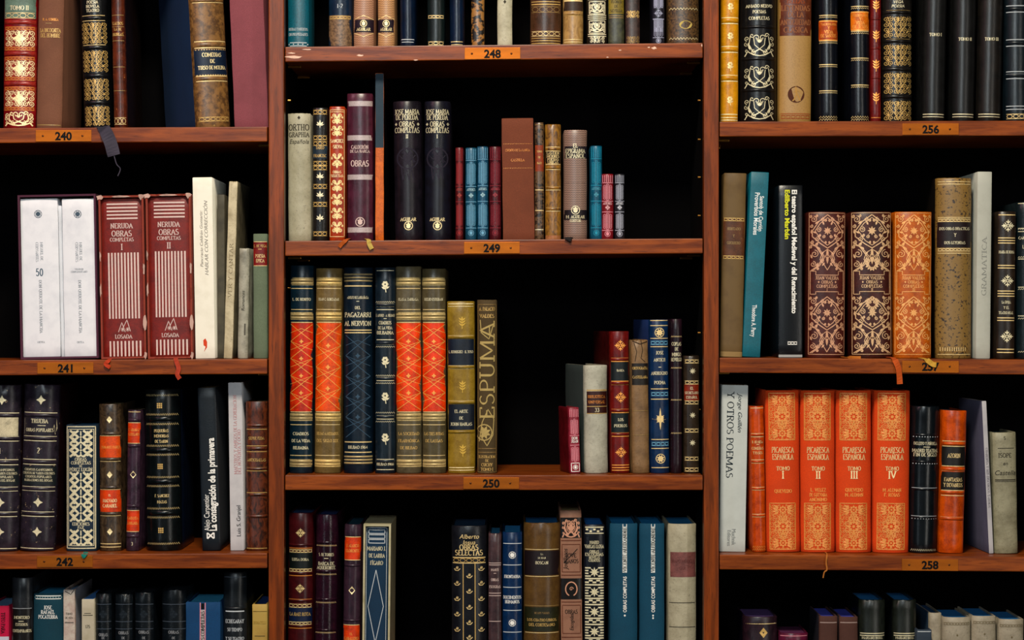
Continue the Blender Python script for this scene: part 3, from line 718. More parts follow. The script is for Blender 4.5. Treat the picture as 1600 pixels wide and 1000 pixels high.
B('L0', 130, 172.5, 121, 163, -60, BLK, 'black leather book with four gilt scrollwork panels, leaning on shelf 240',
  [('t', 4, 4.5, 'POESIA', 'cream', .45), ('t', 10.5, 4.5, 'NOVELA', 'cream', .65), ('t', 17, 4.5, 'TEATRO', 'cream', .5)] +
  [('F', y, y+33, 'scroll', 'gold', -.93, .93, .62) for y in (36, 80, 124)]+[('F', 167, 197, 'scroll', 'gold', -.93, .93, .62)] +
  [('B', y, 7) for y in (29, 75, 119, 161)]+[('L', y, .8, 'gilt', -.85, .85) for y in (25, 33, 71, 160)], rnd=.22,
  ribbon=[([(156, 198, .05), (158, 199, .02), (163, 202, -.003), (172, 221, -.005), (178, 243, -.005)], 20, '3c3844'), ([(178, 242, -.004), (182, 256, -.003), (188, 264, -.002), (184, 275, -.002)], 1.5, '3c3844')])
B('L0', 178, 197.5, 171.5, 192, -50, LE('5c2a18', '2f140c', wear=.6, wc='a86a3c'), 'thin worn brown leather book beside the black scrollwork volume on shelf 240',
  [('L', y, 1, 'dim') for y in (24, 42, 56, 64, 105, 142)]+[('t', 37, 4.5, 'GALDOS', 'gold'), ('t', 46, 4, 'LA DE', 'gold', .6), ('t', 54, 4, 'BRINGAS', 'gold'), ('F', 184, 195, 'chain', 'gilt')], rnd=.22, boards=LE('1a0e0a'))  # boards near black: shade on the book's side put into their colour
B('L0', 311, 364.5, 295.5, 352, -50, mat('mottle', '7c5a32', '4e361e', wear=.5, wc='b09458'), 'mottled brown half leather book with dark blue title label and navy cloth boards',
  [('B', 2, 6), ('B', 71, 8), ('B', 124, 7)]+[('L', y, 1.6, 'gilt') for y in (-1, 5, 66, 76, 120, 128)]+[('D', 79, 1.6, 'gilt'), ('D', 118.5, 1.6, 'gilt'), ('F', 184, 191, 'chain', 'gold')] +
  [('P', 79, 118, '0f2238'), ('t', 87, 6, 'COMEDIAS', 'lite', .58), ('t', 97, 5.5, 'DE', 'lite', .16), ('t', 107, 5.5, 'TIRSO DE MOLINA', 'lite', .82)], rnd=.18, yaw=.42, boards=CL('0a2644'), depth=.16, cap=1)
B('L0', 369, 417, 353, 412, -60, CL('7a4249'), 'thick mauve cloth book with a plain spine against the left upright on shelf 240', [], rnd=.05, depth=.13)

WHT = mat('paper', 'd3d4d8', 'c2c4ca')
slipcase('L1', 32, 154.5, 26.5, 150, 305.5, CL('4c2638'), 'plum cloth slipcase holding two white volumes on shelf 241', depth=.155)
for (a, b_, c, d_, n, lab) in ((34.8, 95, 29.8, 90, '50', 'white volume with the number 50 on its spine, left in the plum slipcase'), (101.2, 151.4, 95.6, 147.6, '', 'white volume right in the plum slipcase on shelf 241')):
    cx = .0
    B('L1', a, b_, c, d_, 311, WHT, lab, [('o', 335, 6, 'rosette', '4a5a68', -.03), ('v', 379, 408, .12, 4, 'MIGUEL DE', 'a2a7ac', -1), ('v', 379, 410, -.12, 4, 'CERVANTES', 'a2a7ac', -1),
      ('v', 438, 521, .02, 4.4, 'DON QUIJOTE DE LA MANCHA', '9a9fa4', -1), ('t', 535, 2.6, 'CRITICA', '8a9198', .22)] +
      ([('t', 426, 11, n, '3d5566', .2)] if n else [('t', 421, 2.4, 'VOLUMEN', '8a9198', .3), ('t', 425, 2.4, 'COMPLEMENTARIO', '8a9198', .6)]), rnd=.03, base=.003, rec=.036, depth=.14)
B('L1', 96.2, 100.6, 91.2, 95, 321.5, mat('paper', 'c9cdd2'), 'very thin white booklet between the two white volumes in the slipcase', [], rnd=.02, base=.003, rec=.038, depth=.13, soft=1)
TR = CL('843a2c')
RL = LE('741808', '5c1006', rough=.5)
for i, (a, b_, c, d_, n, yt, lab, wn) in enumerate(((158.5, 229.5, 152.5, 226, 'I', 306.5, 'dark red', .25), (230.5, 303, 227, 299, 'II', 304, 'badly torn dark red', 1))):
    slipcase('L1', a, b_-1.2, c, d_-1.2, yt, TR, ('faded red slipcase around volume I with its silver stripes on shelf 241', 'badly torn red slipcase around volume II with its silver stripes on shelf 241')[i], worn=wn, depth=.135)
    B('L1', a+3.5, b_-3.5, c+3.5, d_-3.5, yt+4.5, RL, 'dark red volume with silver vertical stripes and numeral '+n+' in its slipcase',
      [('L', yt+13+5.6*k, 2.4, 'fade', -.72, .78) for k in range(5)]+[('t', yt+47, 7.5, 'NERUDA', 'fade', .6, 's'), ('t', yt+59, 8.5, 'OBRAS', 'fade', .56), ('t', yt+68.5, 5.5, 'COMPLETAS', 'fade', .68), ('t', yt+80, 9, n, 'fade', .3)] +
      [('C', yt+89, yt+192, 10, 2.6, 'fade', -.66, .76), ('C', yt+227, yt+251, 9, 2.6, 'fade', -.66, .8), ('G', [(-.25, yt+213), (-.08, yt+198), (.08, yt+213)], 1, 'fade'), ('G', [(.0, yt+205), (.17, yt+194), (.33, yt+212)], 1, 'fade'),
       ('o', yt+209, 3, 'medal', 'fade', -.04), ('o', yt+209, 3, 'medal', 'fade', .2), ('t', yt+220, 6, 'LOSADA', 'fade', .42)], rnd=.05, base=.003, rec=.037, depth=.125,
      ribbon=[([(178, 560.5, .05), (172, 561, .02), (170, 563.5, -.002), (165, 569, -.004), (172, 574, -.004)], 6, 'a83a1c')] if i == 0 else [([(276, 559.5, .05), (275, 560, .02), (275, 563, -.002), (279, 575, -.004), (277, 585, -.004), (281, 592, -.003)], 7, 'a8402a')])
B('L1', 305.7, 336, 300.3, 331.5, 277.5, mat('paper', 'dcd8ca', 'cfcaba'), 'tall cream white paperback with an orange comma near the foot of its spine',
  [('v', 330, 417, -.2, 4.5, 'Pancracio Celdrán Gomariz:', '98928a', 1, 'i'), ('v', 315, 430, .3, 5.5, 'HABLAR CON CORRECCIÓN', '98928a', 1, 'i'), ('K', [(-.18, 532), (.05, 529), (.22, 535), (.2, 543), (-.12, 550), (.05, 542), (-.15, 540)], mat('ink', 'c2482a'))], rnd=.03, soft=1)
B('L1', 341.5, 350, 338, 352, 304, mat('paper', '4c4638', '2a261e'), 'dark grey thin booklet between the comma paperback and the cream book', [], rnd=.05, rec=.06, soft=1, depth=.1)
B('L1', 350.5, 362, 357, 372, 283.5, mat('vellum', 'b8ad90', '8c8064'), 'worn cream paperback leaning right with its side cover showing on shelf 241',
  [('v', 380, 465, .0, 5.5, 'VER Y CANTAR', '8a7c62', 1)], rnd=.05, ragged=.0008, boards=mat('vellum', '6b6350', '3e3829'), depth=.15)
B('L1', 371, 387, 373.5, 390, 388, mat('vellum', '9a9788', '5c5a4e'), 'short crumpled grey vellum book leaning beside the green book on shelf 241', [('v', 455, 486, -.1, 5, 'Romances', '4a463c', 1, 'i'), ('K', [(.2, 506), (.5, 506), (.5, 524), (.2, 524)], '55524a')], rnd=.18, ragged=.0006)
B('L1', 396, 418, 395, 418, 365.5, CL('67735e'), 'grey green cloth book with red title label against the upright on shelf 241',
  [('P', 378, 415, '7c1814'), ('L', 378, 1, 'gilt'), ('L', 415.5, 1, 'gilt'), ('t', 384.5, 4, 'L. DE VEGA', 'gold', .9), ('L', 389.5, 1, 'gold', -.3, .2), ('t', 400, 5, 'POESIA', 'gilt', .7), ('t', 407.5, 5, 'EPICA', 'gilt', .6)], rnd=.12)

PUR = LE('2e2630', '1a161c', wear=.58, wc='a89478'); BU = '2a2431'
for i, (a, b_, c, d_, lab) in enumerate(((-32, 26.3, -27, 31, 'thick dark purple volume numbered 1 with torn pale label at the left of shelf 242'), (28.5, 82.5, 34.5, 92.5, 'thick dark purple volume numbered 2 with worn bands on shelf 242'))):
    B('L2', a, b_, c, d_, 601.5, PUR, lab,
      [('B', y, 6) for y in (650, 686, 723, 765, 804)]+[('L', y, 1.2, 'cream') for y in (606, 646, 683, 690, 719, 727, 762, 768, 801, 808, 858)] +
      [('o', 626, 7.5, 'cross', 'cream', .05), ('o', 786, 7.5, 'cross', 'cream', .05), ('o', 832, 7.5, 'cross', 'cream', .05), ('t', 705, 8, str(i+1), 'cream', .2)] +
      ([('P', 653, 682, 'c7bda0', -.9, .9)] if i == 0 else [('P', 655, 680, '221c28', -.9, .9), ('K', [(-.9, 655), (-.62, 655), (-.8, 664), (-.7, 673), (-.6, 680), (-.9, 680)], 'b8ad8e'), ('K', [(.9, 655), (.6, 657), (.8, 664), (.72, 672), (.86, 680), (.95, 670)], 'b8ad8e'), ('t', 659, 6, 'TRUEBA', 'cream', .62), ('L', 666, 1, 'cream', -.1, .35), ('t', 673, 5, 'OBRAS POPULARES', 'cream', .78)]) +
      [('P', 730, 759, '1c2124'), ('t', 735, 3.4, 'CUENTOS CAMPESINOS', 'cream', .8), ('t', 740.5, 3.4, 'CUENTOS DE VARIOS COLORES', 'cream', .9), ('t', 746, 3.4, 'CUENTOS POPULARES', 'cream', .85), ('t', 751.5, 3.4, 'NARRACIONES DEL HOGAR', 'cream', .8)], rnd=.2, ragged=.0007, boards=LE('241012'), cap=1)
B('L2', 104, 149, 101, 151.5, 664, CL('132a3c'), 'navy book covered in cream woven strapwork ornament on shelf 242',
  [('R', 667, 857, -.94, .94, 1.6, 'cream'), ('R', 671, 853, -.84, .84, 1, 'cream'), ('F', 673, 714, 'knot', 'cream', -.8, .8, 3.4), ('P', 715, 737, '13273a', -.8, .8), ('t', 718, 5, 'OBRAS', 'cream', .42), ('t', 723.5, 4.6, 'COMPLETAS', 'cream', .74), ('t', 728.5, 3.4, 'DE', 'cream', .14), ('t', 734, 5, 'PÉREZ LUGÍN', 'cream', .8),
   ('F', 738, 815, 'knot', 'cream', -.8, .8, 3.4), ('P', 816, 827, '13273a', -.8, .8), ('t', 819, 4.6, 'EDICIONES', 'cream', .72), ('t', 824.5, 4.4, 'PAX', 'cream', .28), ('F', 828, 852, 'knot', 'cream', -.8, .8, 3.4)], rnd=.1, pages='2c7098',
   ribbon=[([(134, 862, .05), (134, 863, .02), (133, 867, -.002), (128, 870, -.004)], 7, '157a6e')])
BRM = mat('calf', '4c3c2a', '241a12', wear=.4)
B('L2', 154.5, 189, 153, 188.5, 631.5, BRM, 'brown calf book with two orange labels and small gilt diamonds on shelf 242',
  [('B', y, 6) for y in (678, 718, 762, 803)]+[('L', y, 1.3, 'gilt') for y in (637, 676, 681, 716, 721, 760, 765, 801, 806, 850, 855)]+[('o', y, 5.5, 'diamond', 'lite') for y in (656, 742, 831)] +
  [('P', 682, 716, 'd2500f'), ('t', 699, 3.8, 'W. FERNANDEZ FLOREZ', 'orng', .9), ('P', 766, 801, 'cc4410'), ('t', 774, 3, 'EL', 'lite', .12), ('t', 782.5, 5, 'MALVADO', 'lite', .64), ('t', 790.5, 5, 'CARABEL', 'lite', .66)], rnd=.24, cap=1)
B('L2', 195.5, 217, 199.5, 219.5, 641, LE('402c3a', '261a24', wear=.25), 'thin purple book with two orange labels and one diamond on shelf 242',
  [('B', 657, 5), ('B', 697, 5), ('B', 791, 5), ('B', 838, 5), ('L', 644, 1, 'gilt')]+[('L', y, 1, 'gilt') for y in (661, 693, 798, 831)]+[('o', 742, 6, 'diamond', 'lite'), ('P', 661, 693, 'cc4212'), ('t', 672, 4, 'F. ARANAZ', 'orng'), ('t', 679, 4, 'CASTELLANOS', 'orng'), ('P', 798, 831, 'cc4212'), ('t', 810, 4, 'CARLOTA', 'orng'), ('t', 818, 4, 'LA BURLADORA', 'orng'), ('t', 850, 5, '3', 'cream', .3)], rnd=.24)
B('L2', 227, 281, 223, 279.5, 609, LE('0c1213', '070a0b', rough=.26, wear=.15), 'broad black leather book with wavy gilt bands and small square stamps on shelf 242',
  [('B', y, 8) for y in (655, 704, 753, 802)]+[('Z', y, 3, 'gilt', 3) for y in (618, 648, 663, 697, 711, 746, 760, 795, 809, 850)]+[('o', y, 4.5, 'square', 'gold', -.08) for y in (634, 729, 829)] +
  [('t', 673.5, 4.2, 'PEQUEÑAS', 'gilt', .42), ('t', 681.5, 4.2, 'MEMORIAS', 'gilt', .42), ('t', 690, 4.2, 'DE TARIN', 'gilt', .38), ('t', 775, 4.2, 'F. SANCHEZ', 'gilt', .42), ('t', 784.5, 4.2, 'MAZAS', 'gilt', .28)], rnd=.26, boards=LE('0c1628'))
B('L2', 316, 345, 308.5, 336.5, 606, LE('0a141c', '070e14', rough=.38, wear=.18, wc='6c7a84'), 'dark navy paperback with white vertical title leaning slightly on shelf 242',
  [('v', 773, 830, -.42, 9, 'Alejo Carpentier', 'e4e2dc', 1, 'b'), ('v', 685, 830, .26, 11, 'La consagración de la primavera', 'e4e2dc', 1, 'B'), ('G', [(-.4, 833), (.3, 842)], 2.2, 'white'), ('G', [(.3, 833), (-.4, 842)], 2.2, 'white'), ('C', 833, 842, 2, 1.8, 'white', -.42, .34)], rnd=.06, soft=1, boards=LE('080d12'), depth=.14)
B('L2', 360.5, 381, 356, 378, 598, mat('paper', 'b6b3b4', 'a5a2a4'), 'white paperback with faint pink vertical title on shelf 242',
  [('v', 617, 741, -.05, 5, 'MAESTROS Y AMIGOS DE LA GENERACION', 'c09898', 1, 's'), ('v', 671, 741, .5, 5, 'DEL NOVENTA Y OCHO', 'c09898', 1, 's'), ('v', 790, 838, .25, 6.5, 'Luis S. Granjel', '3a3638', 1, 'b')], rnd=.03, soft=1)
B('L2', 384, 418, 383, 418, 627.5, mat('calf', '5f2e18', '26120a', wear=.1), 'brown marbled calf book against the upright on shelf 242',
  [('B', y, 5) for y in (665, 701, 733, 773, 807)]+[('L', y, 1, 'gold') for y in (634, 671, 697, 706, 731, 736, 770, 806, 857)]+[('t', 685, 4.4, 'SEPULVEDA', 'gold', .72), ('t', 719, 4.4, 'ANTIGUALLAS', 'gold', .85)], rnd=.16, cap=1)

# bottom left row
B('L3', -22, 14, -22, 14, 947, CL('b01440'), 'bright pink book at the left edge of the lowest row under shelf 242', [('v', 957, 990, -.1, 6, 'SER SOLO', 'black', -1), ('v', 957, 990, .5, 6, 'TUYO PARA', 'black', -1), ('W', 995, 1020, mat('paper', 'b8b8c0'))], rnd=.05, pages='7aa0c4', rec=.05)
B('L3', 17.5, 49.5, 17, 50.5, 903, LE('25272b', '17181b'), 'tall charcoal book beside the pink one in the lowest left row',
  [('L', 951, 1, 'grey'), ('W', 952, 1100, LE('1b1817')), ('t', 965, 4.4, 'MONTERO', 'cream', .75), ('L', 971, 1, 'cream', -.3, .2), ('t', 976, 4, 'ESTUDIOS', 'cream', .6), ('t', 986, 4.4, 'CONTEMPORANEOS', 'cream', .92)], rnd=.18, pages='20242c')
B('L3', 50.5, 98.5, 51, 98.5, 928, CL('083a48'), 'dark teal cloth book with white lettering in the lowest left row',
  [('L', 931.5, 1.6, 'white', -.85, .85), ('L', 936, 1.3, 'white', -.85, .85), ('D', 933.8, 1.6, '9db8b8'), ('t', 949.5, 5.5, 'JOSE', 'white', .27), ('t', 956.5, 5.5, 'RAFAEL', 'white', .46), ('t', 964, 5.5, 'POCATERRA', 'white', .64)], rnd=.12, pages='48a0c8')
B('L3', 99.3, 117, 99, 117, 921, mat('vellum', 'b8aca0', '94706a'), 'narrow pale worn book with torn head in the lowest left row', [('G', [(-.7, 924), (.3, 929), (.85, 922)], 1, '3a3430'), ('t', 959, 3, 'TOMO', 'ink', .6), ('t', 965.5, 3, 'DE 1924', 'ink', .8), ('L', 973, 1, 'ink', -.8, .8)], rnd=.04, ragged=.0008, boards=mat('paper', '6f7079'), pages='6f96c0')
B('L3', 128, 147, 127.5, 147, 936.5, mat('paper', 'b0a794', 'a0967f'), 'small cream paperback numbered 125 in the lowest left row', [('L', 958.5, .7, 'ink', -.6, .5), ('L', 961.5, .9, 'ink', -.8, .8), ('t', 979, 4.4, '125', 'ink', .5)], rnd=.03, soft=1, pages='5a96dc')
for i, (a, b_, yt) in enumerate(((148.5, 174, 927), (178.5, 207, 927.5), (209.5, 240, 925), (251.5, 291, 921))):
    B('L3', a, b_, a, b_, yt, LE('10161b', '090d11', wear=.4, wc='5c6c74'), ('first', 'second', 'third', 'fourth and broadest')[i]+' of the four worn blue black books in the lowest left row',
      [('L', y, .8, 'steel') for y in (944.5, 971.5, 983)]+[('o', 960, 7, 'damask', '242c34'), ('t', 990+(2 if i == 0 else -1 if i == 1 else -2), 4.4, 'OBRAS', 'grey', .55), ('t', 997, 3.6, 'DE', 'grey', .2)], rnd=.2, ragged=.0011, pages='0c1a26', cap=1)
B('L3', 289.5, 344, 290, 344.5, 941, CL('083e66'), 'broad blue cloth book with framed vertical title in the lowest left row',
  [('C', 942, 1060, 2, 1.4, 'pink', -.16, .13), ('K', [(-.1, 943), (.07, 943), (.07, 952), (-.1, 952)], 'black'), ('P', 953, 1062, 'a8a0a0', -.13, .1), ('v', 955, 1060, -.015, 6, 'BENAVENTE. OBRAS COMPLETAS', 'black', 1)], rnd=.04, ragged=.0003, pages='56b4e0')
B('L3', 348, 385, 348, 385, 894, LE('1c2024', '111417', wear=.3, wc='50565c'), 'tall black leather book with light lettering in the lowest left row',
  [('L', 902, .8, 'steel'), ('B', 951, 5), ('L', 955.5, 1.8, 'silver', -.8, .8), ('t', 971, 5.5, 'ECHEGARAY', 'silver', .8), ('t', 984, 5, 'SU TIEMPO', 'silver', .64), ('t', 998, 4.5, 'Y SU TEATRO', 'silver', .8)], rnd=.22, pages='11161c')
B('L3', 394, 418, 394, 418, 944.5, mat('paper', 'ae9350', '9c7e40'), 'mustard yellow book against the upright in the lowest left row', [('L', 955.5, .9, '7a6430'), ('t', 973, 4, 'DONATELLI', '9c8040', .85), ('L', 994, .8, 'ink', -.7, .7)], rnd=.06, pages='2c5090')

# ------------------------------------------------------------------ middle column, shelf 248
def simple(sid, a, b_, yt, m, lab, deco=(), **k): return B(sid, a, b_, a, b_, yt, m, lab, deco, **k)
TL = mat('mottle', '066070', '064452', sc=900)
simple('M0', 449, 482.5, -90, TL, 'teal book with two silver lines of lettering, leftmost on shelf 248', [('t', 46, 4, 'DEUDAS Y MUERTOS', 'silver', .9), ('t', 54, 4, 'EN PROPIEDADES', 'silver', .9), ('L', 67, 1.3, 'silver', -.8, .8), ('L', 72, 1.3, 'silver', -.8, .8), ('D', 69.5, 2.2, 'silver')], rnd=.2)
simple('M0', 513, 549.5, -70, LE('12253a', '0d1a2a'), 'navy half leather book with brown marbled foot on shelf 248', [('W', 24, 72, mat('mottle', '7c6248', '4e3c2c', sc=300)), ('F', 25, 30, 'chain', 'gold'), ('t', 9.5, 6, '1-2', 'silver', .35)], rnd=.22)
for i, (a, b_) in enumerate(((552, 584), (590, 616.6))):
    c_ = [(-.98, 31), (-.05, 25), (.98, 31), (.98, 51), (0, 57), (-.98, 51)]
    def zx(y): return ((-.98, y+6), (0, y), (.98, y+6))
    simple('M0', a, b_, -80, mat('zig', 'c49a6c' if i else 'b48c72', '6c4834'), ('wider', 'narrower')[i]+' of two tan basketweave books with dark publisher bands on shelf 248',
      [('P', 31, 51, '231622', -1, 1), ('K', [(-.99, 31), (0, 25), (.99, 31)], LE('231622')), ('K', [(-.99, 51), (0, 57), (.99, 51)], LE('231622')), ('G', zx(24.5), 1, 'gilt'), ('G', ((-.98, 51.5), (0, 57.5), (.98, 51.5)), 1, 'gilt'), ('o', 37, 5.5, 'medal', 'lite'), ('t', 46, 4.4, 'AGUILAR', 'lite', .7)], rnd=.22)
DB = LE('0a1a30', '071222', rough=.28)
simple('M0', 625, 649, -80, DB, 'glossy navy book with two rings at its foot, beside the basketweave pair, shelf 248', [('L', 62, 1.2, 'silver', -.85, .85), ('L', 66, 1, 'silver', -.8, .8)], rnd=.26)
simple('M0', 667.5, 694.5, -60, LE('101a1a', '0b1212'), 'green black book with gilt dotted bands on shelf 248', [('F', 24, 29, 'chain', 'gilt'), ('F', 65, 71, 'chain', 'gilt')], rnd=.18)
simple('M0', 702.5, 725, -80, DB, 'glossy navy book directly left of the tortoiseshell book on shelf 248', [('L', 65.5, 1.2, 'gilt', -.85, .85), ('L', 70, 1, 'gilt', -.8, .8)], rnd=.26)
simple('M0', 736.5, 756.5, -60, mat('blotch', '8c6434', '17110c', sc=150), 'tan and black tortoiseshell patterned book above the plate 248', [], rnd=.16)
simple('M0', 777, 800.5, -75, mat('vellum', 'a9a48e', '86806a'), 'plain off white vellum book near the plate on shelf 248', [('o', 3, 3, 'diamond', 'ink')], rnd=.12)
simple('M0', 828.5, 877.5, -80, LE('4a3020', '33200f', wear=.4, wc='94785c'), 'broad brown leather book with gilt chain ornament on shelf 248',
  [('L', 3, 1, 'gold'), ('L', 7, 1.4, 'gold'), ('F', 10, 20, 'chain', 'dim'), ('F', 49, 57, 'chain', 'gilt'), ('L', 60, .8, 'gold'), ('L', 64, 1, 'gold'), ('L', 68, 1, 'gold')], rnd=.18, boards=LE('1a120e'))
simple('M0', 880, 911.5, -70, mat('calf', 'a08050', '80623a'), 'cream calf book with brown label on shelf 248', [('B', 21.5, 6), ('P', -20, 17, '3c2c22'), ('L', 1, 3, 'gilt'), ('L', 24.5, 1, 'gold'), ('L', 62, 1, 'gilt'), ('L', 66, 1, 'gilt'), ('L', 69, 1, 'dim')], rnd=.24)
simple('M0', 917.5, 948.5, -70, LE('201a12'), 'book with dense gilt floral squares on a dark spine, shelf 248',
  [q for y in (5, 35) for q in (('R', y-2, y+17, -.8, .8, 1.2, 'cream'), ('F', y, y+15, 'heart', 'cream', -.76, .76, .7), ('o', y+7, 5, 'damask', 'cream'), ('L', y-5, 1.2, 'cream'), ('L', y+19, 1.2, 'cream'), ('L', y+22, 1.2, 'cream'))]+[('F', 58, 67, 'scroll', 'cream', -.8, .8, .6), ('L', 70, 1, 'cream'), ('L', 0, 1, 'cream')], rnd=.12)
simple('M0', 950.5, 975.5, -60, mat('mottle', '3f4028', '26271a'), 'olive green book with ochre label on shelf 248', [('P', -20, 22, '7d6c28'), ('t', 3, 4, 'FLORES', 'ink', .8), ('t', 10, 4, 'DE', 'ink', .3), ('t', 17, 4.2, 'SEVILLA', 'ink', .85), ('L', 25, 1, 'dim'), ('L', 28, 1, 'dim')], rnd=.14)
simple('M0', 977.5, 1000, -60, mat('mottle', '3c2a24', '251a16', wear=.3, wc='7a5c40'), 'dark brown book with gilt ornament bands right of the olive book on shelf 248', [('F', 17, 28, 'scroll', 'gold', -.9, .9, .6), ('F', 57, 68, 'scroll', 'dim', -.9, .9, .6)], rnd=.16, ragged=.0003)
simple('M0', 1019.5, 1038.5, -45, LE('23222c'), 'narrow blue grey book with silver column ornament on shelf 248', [('F', -20, 14, 'capsule', '8f90a4'), ('C', -20, 13, 7, 1, '9a9cb0', -.7, .7), ('o', 21, 7, 'damask', '9a9cb0'), ('C', 31, 50, 7, 1.3, '9a9cb0', -.7, .7), ('L', 30, 1.5, '9a9cb0'), ('F', 42, 58, 'capsule', '8f90a4', -.9, .9), ('L', 59, 1, '9a9cb0'), ('o', 64, 4, 'medal', '9a9cb0')], rnd=.2)
simple('M0', 1044, 1093, -60, mat('mottle', '5c4428', '2a1e14', sc=350), 'broad mottled brown book with wavy gilt lines and oval paper tag on shelf 248', [('Z', 14, 3, 'lite', 5), ('Z', 60.5, 3, 'lite', 5), ('K', [(math.cos(a)*.42+.12, 39+math.sin(a)*6.5) for a in [6.283*k/16 for k in range(16)]], mat('paper', 'b09c58')), ('t', 39, 5, '1', 'ink', .1, 's', .12)], rnd=.18)

# shelf 249
B('M1', 450, 486, 449, 485, 177, mat('vellum', 'a49d88', '8a836c'), 'pale vellum book with handwritten title, leftmost on shelf 249',
  [('o', 184, 3, 'diamond', 'ink'), ('t', 199, 9, 'ORTHO', 'ink', .92), ('t', 210.5, 7, 'GRAPHIA', 'ink', .9), ('t', 221, 7, 'Española', 'ink', .84, 'i')], rnd=.16, ragged=.0003)
simple('M1', 488, 512, 168.5, LE('1d1a17', '121110', wear=.15), 'black leather book with gilt fleurons right of the pale vellum book on shelf 249',
  [('F', y, y+7, 'chain', 'gold') for y in (172, 212, 221, 252, 259, 288, 316, 362)]+[('P', 228, 248, '1b2c38')]+[('t', 231, 4.6, 'TADEO', 'gold', .55), ('t', 243.5, 4.4, 'FRANCISC', 'gold', .85)]+[('o', y, 6.5, 'fleuron', 'cream') for y in (193, 275, 304, 340)], rnd=.18)
simple('M1', 514.5, 538.8, 166.5, LE('9c3a16', '7a260e'), 'orange red book with dense gilt arabesques on shelf 249',
  [('L', 175, 1, 'gilt'), ('F', 176, 214, 'baroque', 'gilt', -.86, .86, .8), ('t', 220.5, 5, 'SANCHEZ', 'lite', .85), ('t', 229.5, 5, '-SILVA', 'lite', .7), ('F', 236, 264, 'baroque', 'gilt', -.86, .86, .8), ('t', 269, 3.8, 'OBRAS', 'lite', .55), ('t', 275, 3.8, 'SELECTAS', 'lite', .8), ('F', 279, 366, 'baroque', 'gilt', -.86, .86, .8), ('R', 172, 370, -.93, .93, .9, 'gilt')], rnd=.12)
PM = LE('4a2030', '34141f', rough=.28)
B('M1', 543.5, 582, 541, 583, 146, PM, 'thick plum leather book with silver bands and oval publisher stamp on shelf 249',
  [('W', y-4, y+4, mat('gilt', 'a89a98', None, metal=.2)) for y in (162, 215.5, 277, 359.5)]+[('t', 230, 5.4, 'CALDERÓN', 'fade', .68), ('t', 236.5, 4.2, 'DE LA BARCA', 'fade', .78), ('t', 255.5, 9, 'OBRAS', 'fade', .72), ('o', 347, 7.5, 'medal', 'fade')], rnd=.14,
  ribbon=[([(545, 373, .05), (545, 373, .02), (541, 375, -.002), (534, 381, -.004), (530, 386, -.004)], 6, 'a0501c'), ([(573, 373, .05), (573, 373.5, .02), (576, 375, -.002), (577, 381, -.004), (581, 389, -.004)], 7, 'b8a058')])
simple('M1', 586.5, 599.5, 114.5, LE('c06420', '9c4e1a', rough=.5), 'tall very thin book, slate blue above and orange below, on shelf 249', [('W', 114, 231, CL('2f3f4a'))], rnd=.04, boards=LE('14100e'), depth=.14)
for i, (a, b_, c, d_, cc) in enumerate(((617, 660, 613, 657.5, '211a22'), (663, 704, 662.5, 704, '151622'))):
    B('M1', a, b_, c, d_, 158, LE(cc, '100e14', rough=.36, wear=.08, wc='3c3440'), ('thick dark plum volume II with blind stamped portrait on shelf 249', 'thick midnight blue volume I with blind stamped portrait on shelf 249')[i],
      [('t', 175, 7.6, 'JOSE MARIA', 'cream', .9), ('t', 183.5, 7.4, 'DE PEREDA', 'cream', .82), ('t', 194, 8, 'OBRAS', 'cream', .56), ('t', 203.5, 8, 'COMPLETAS', 'cream', .9), ('t', 213.5, 5.5, ('II', 'I')[i], 'cream', .2), ('o', 194, 2.5, 'diamond', 'cream', -.8), ('o', 194, 2.5, 'diamond', 'cream', .8),
       ('o', 248, 17, 'rosette', 'blind'), ('G', [(-.45, 262), (-.35, 282), (-.1, 262), (.1, 282), (.25, 262), (.45, 280)], 1.6, 'blind'), ('G', [(-.4, 240), (-.1, 232), (.3, 238), (.45, 255)], 1.6, 'blind'), ('t', 343, 5, 'AGUILAR', 'lite', .58), ('o', 353, 7, 'medal', 'lite')], rnd=.3, pages='151418')
def crisol(a, b_, yt, base_, mid, lab, hi, foot):
    y0 = yt; H_ = foot-yt
    simple('M1', a, b_, yt, LE(base_, None, rough=.35), lab,
      [('C', y0+2, y0+.13*H_, 6, .9, mid, -.8, .8), ('L', y0+.14*H_, 1, mid), ('F', y0+.16*H_, y0+.42*H_, 'capsule', mid, -.85, .85), ('L', y0+.43*H_, 1, mid), ('t', y0+.465*H_, 3.6, 'Autores', hi, .75), ('o', y0+.53*H_, 4, 'damask', hi), ('L', y0+.6*H_, 1, mid), ('F', y0+.62*H_, y0+.88*H_, 'capsule', mid, -.85, .85), ('L', y0+.89*H_, 1, mid), ('o', y0+.945*H_, 4.6, 'medal', mid)], rnd=.26, depth=.08)
crisol(711.5, 724, 230.5, '4c0f12', '8a3234', 'thin dark red pocket book left of the two blue ones above plate 249', 'a85048', 372)
crisol(727, 745, 231, '1a4a60', '6f9fb8', 'left one of the paired blue pocket books on shelf 249', 'a8c8d0', 372)
crisol(745.5, 763, 229, '1c4c66', '6f9fb8', 'right one of the paired blue pocket books on shelf 249', 'a8c8d0', 372)
crisol(764.5, 783, 229, '4a1018', '80303a', 'dark red pocket book right of the two blue ones on shelf 249', 'a04850', 372)
B('M1', 787, 834.5, 782, 834.5, 185, CL('6c3a26'), 'broad rust brown cloth book with faint gilt title on shelf 249',
  [('D', 225, 1, 'orng'), ('D', 263, 1, 'orng'), ('t', 235, 3.6, 'CUENTO DE LA LANZA', 'redg', .78), ('t', 250.5, 4, 'CASTILLA', 'redg', .5), ('G', [(-.08, 186), (-.1, 180), (-.06, 170)], .8, '5a4a40')], rnd=.04)
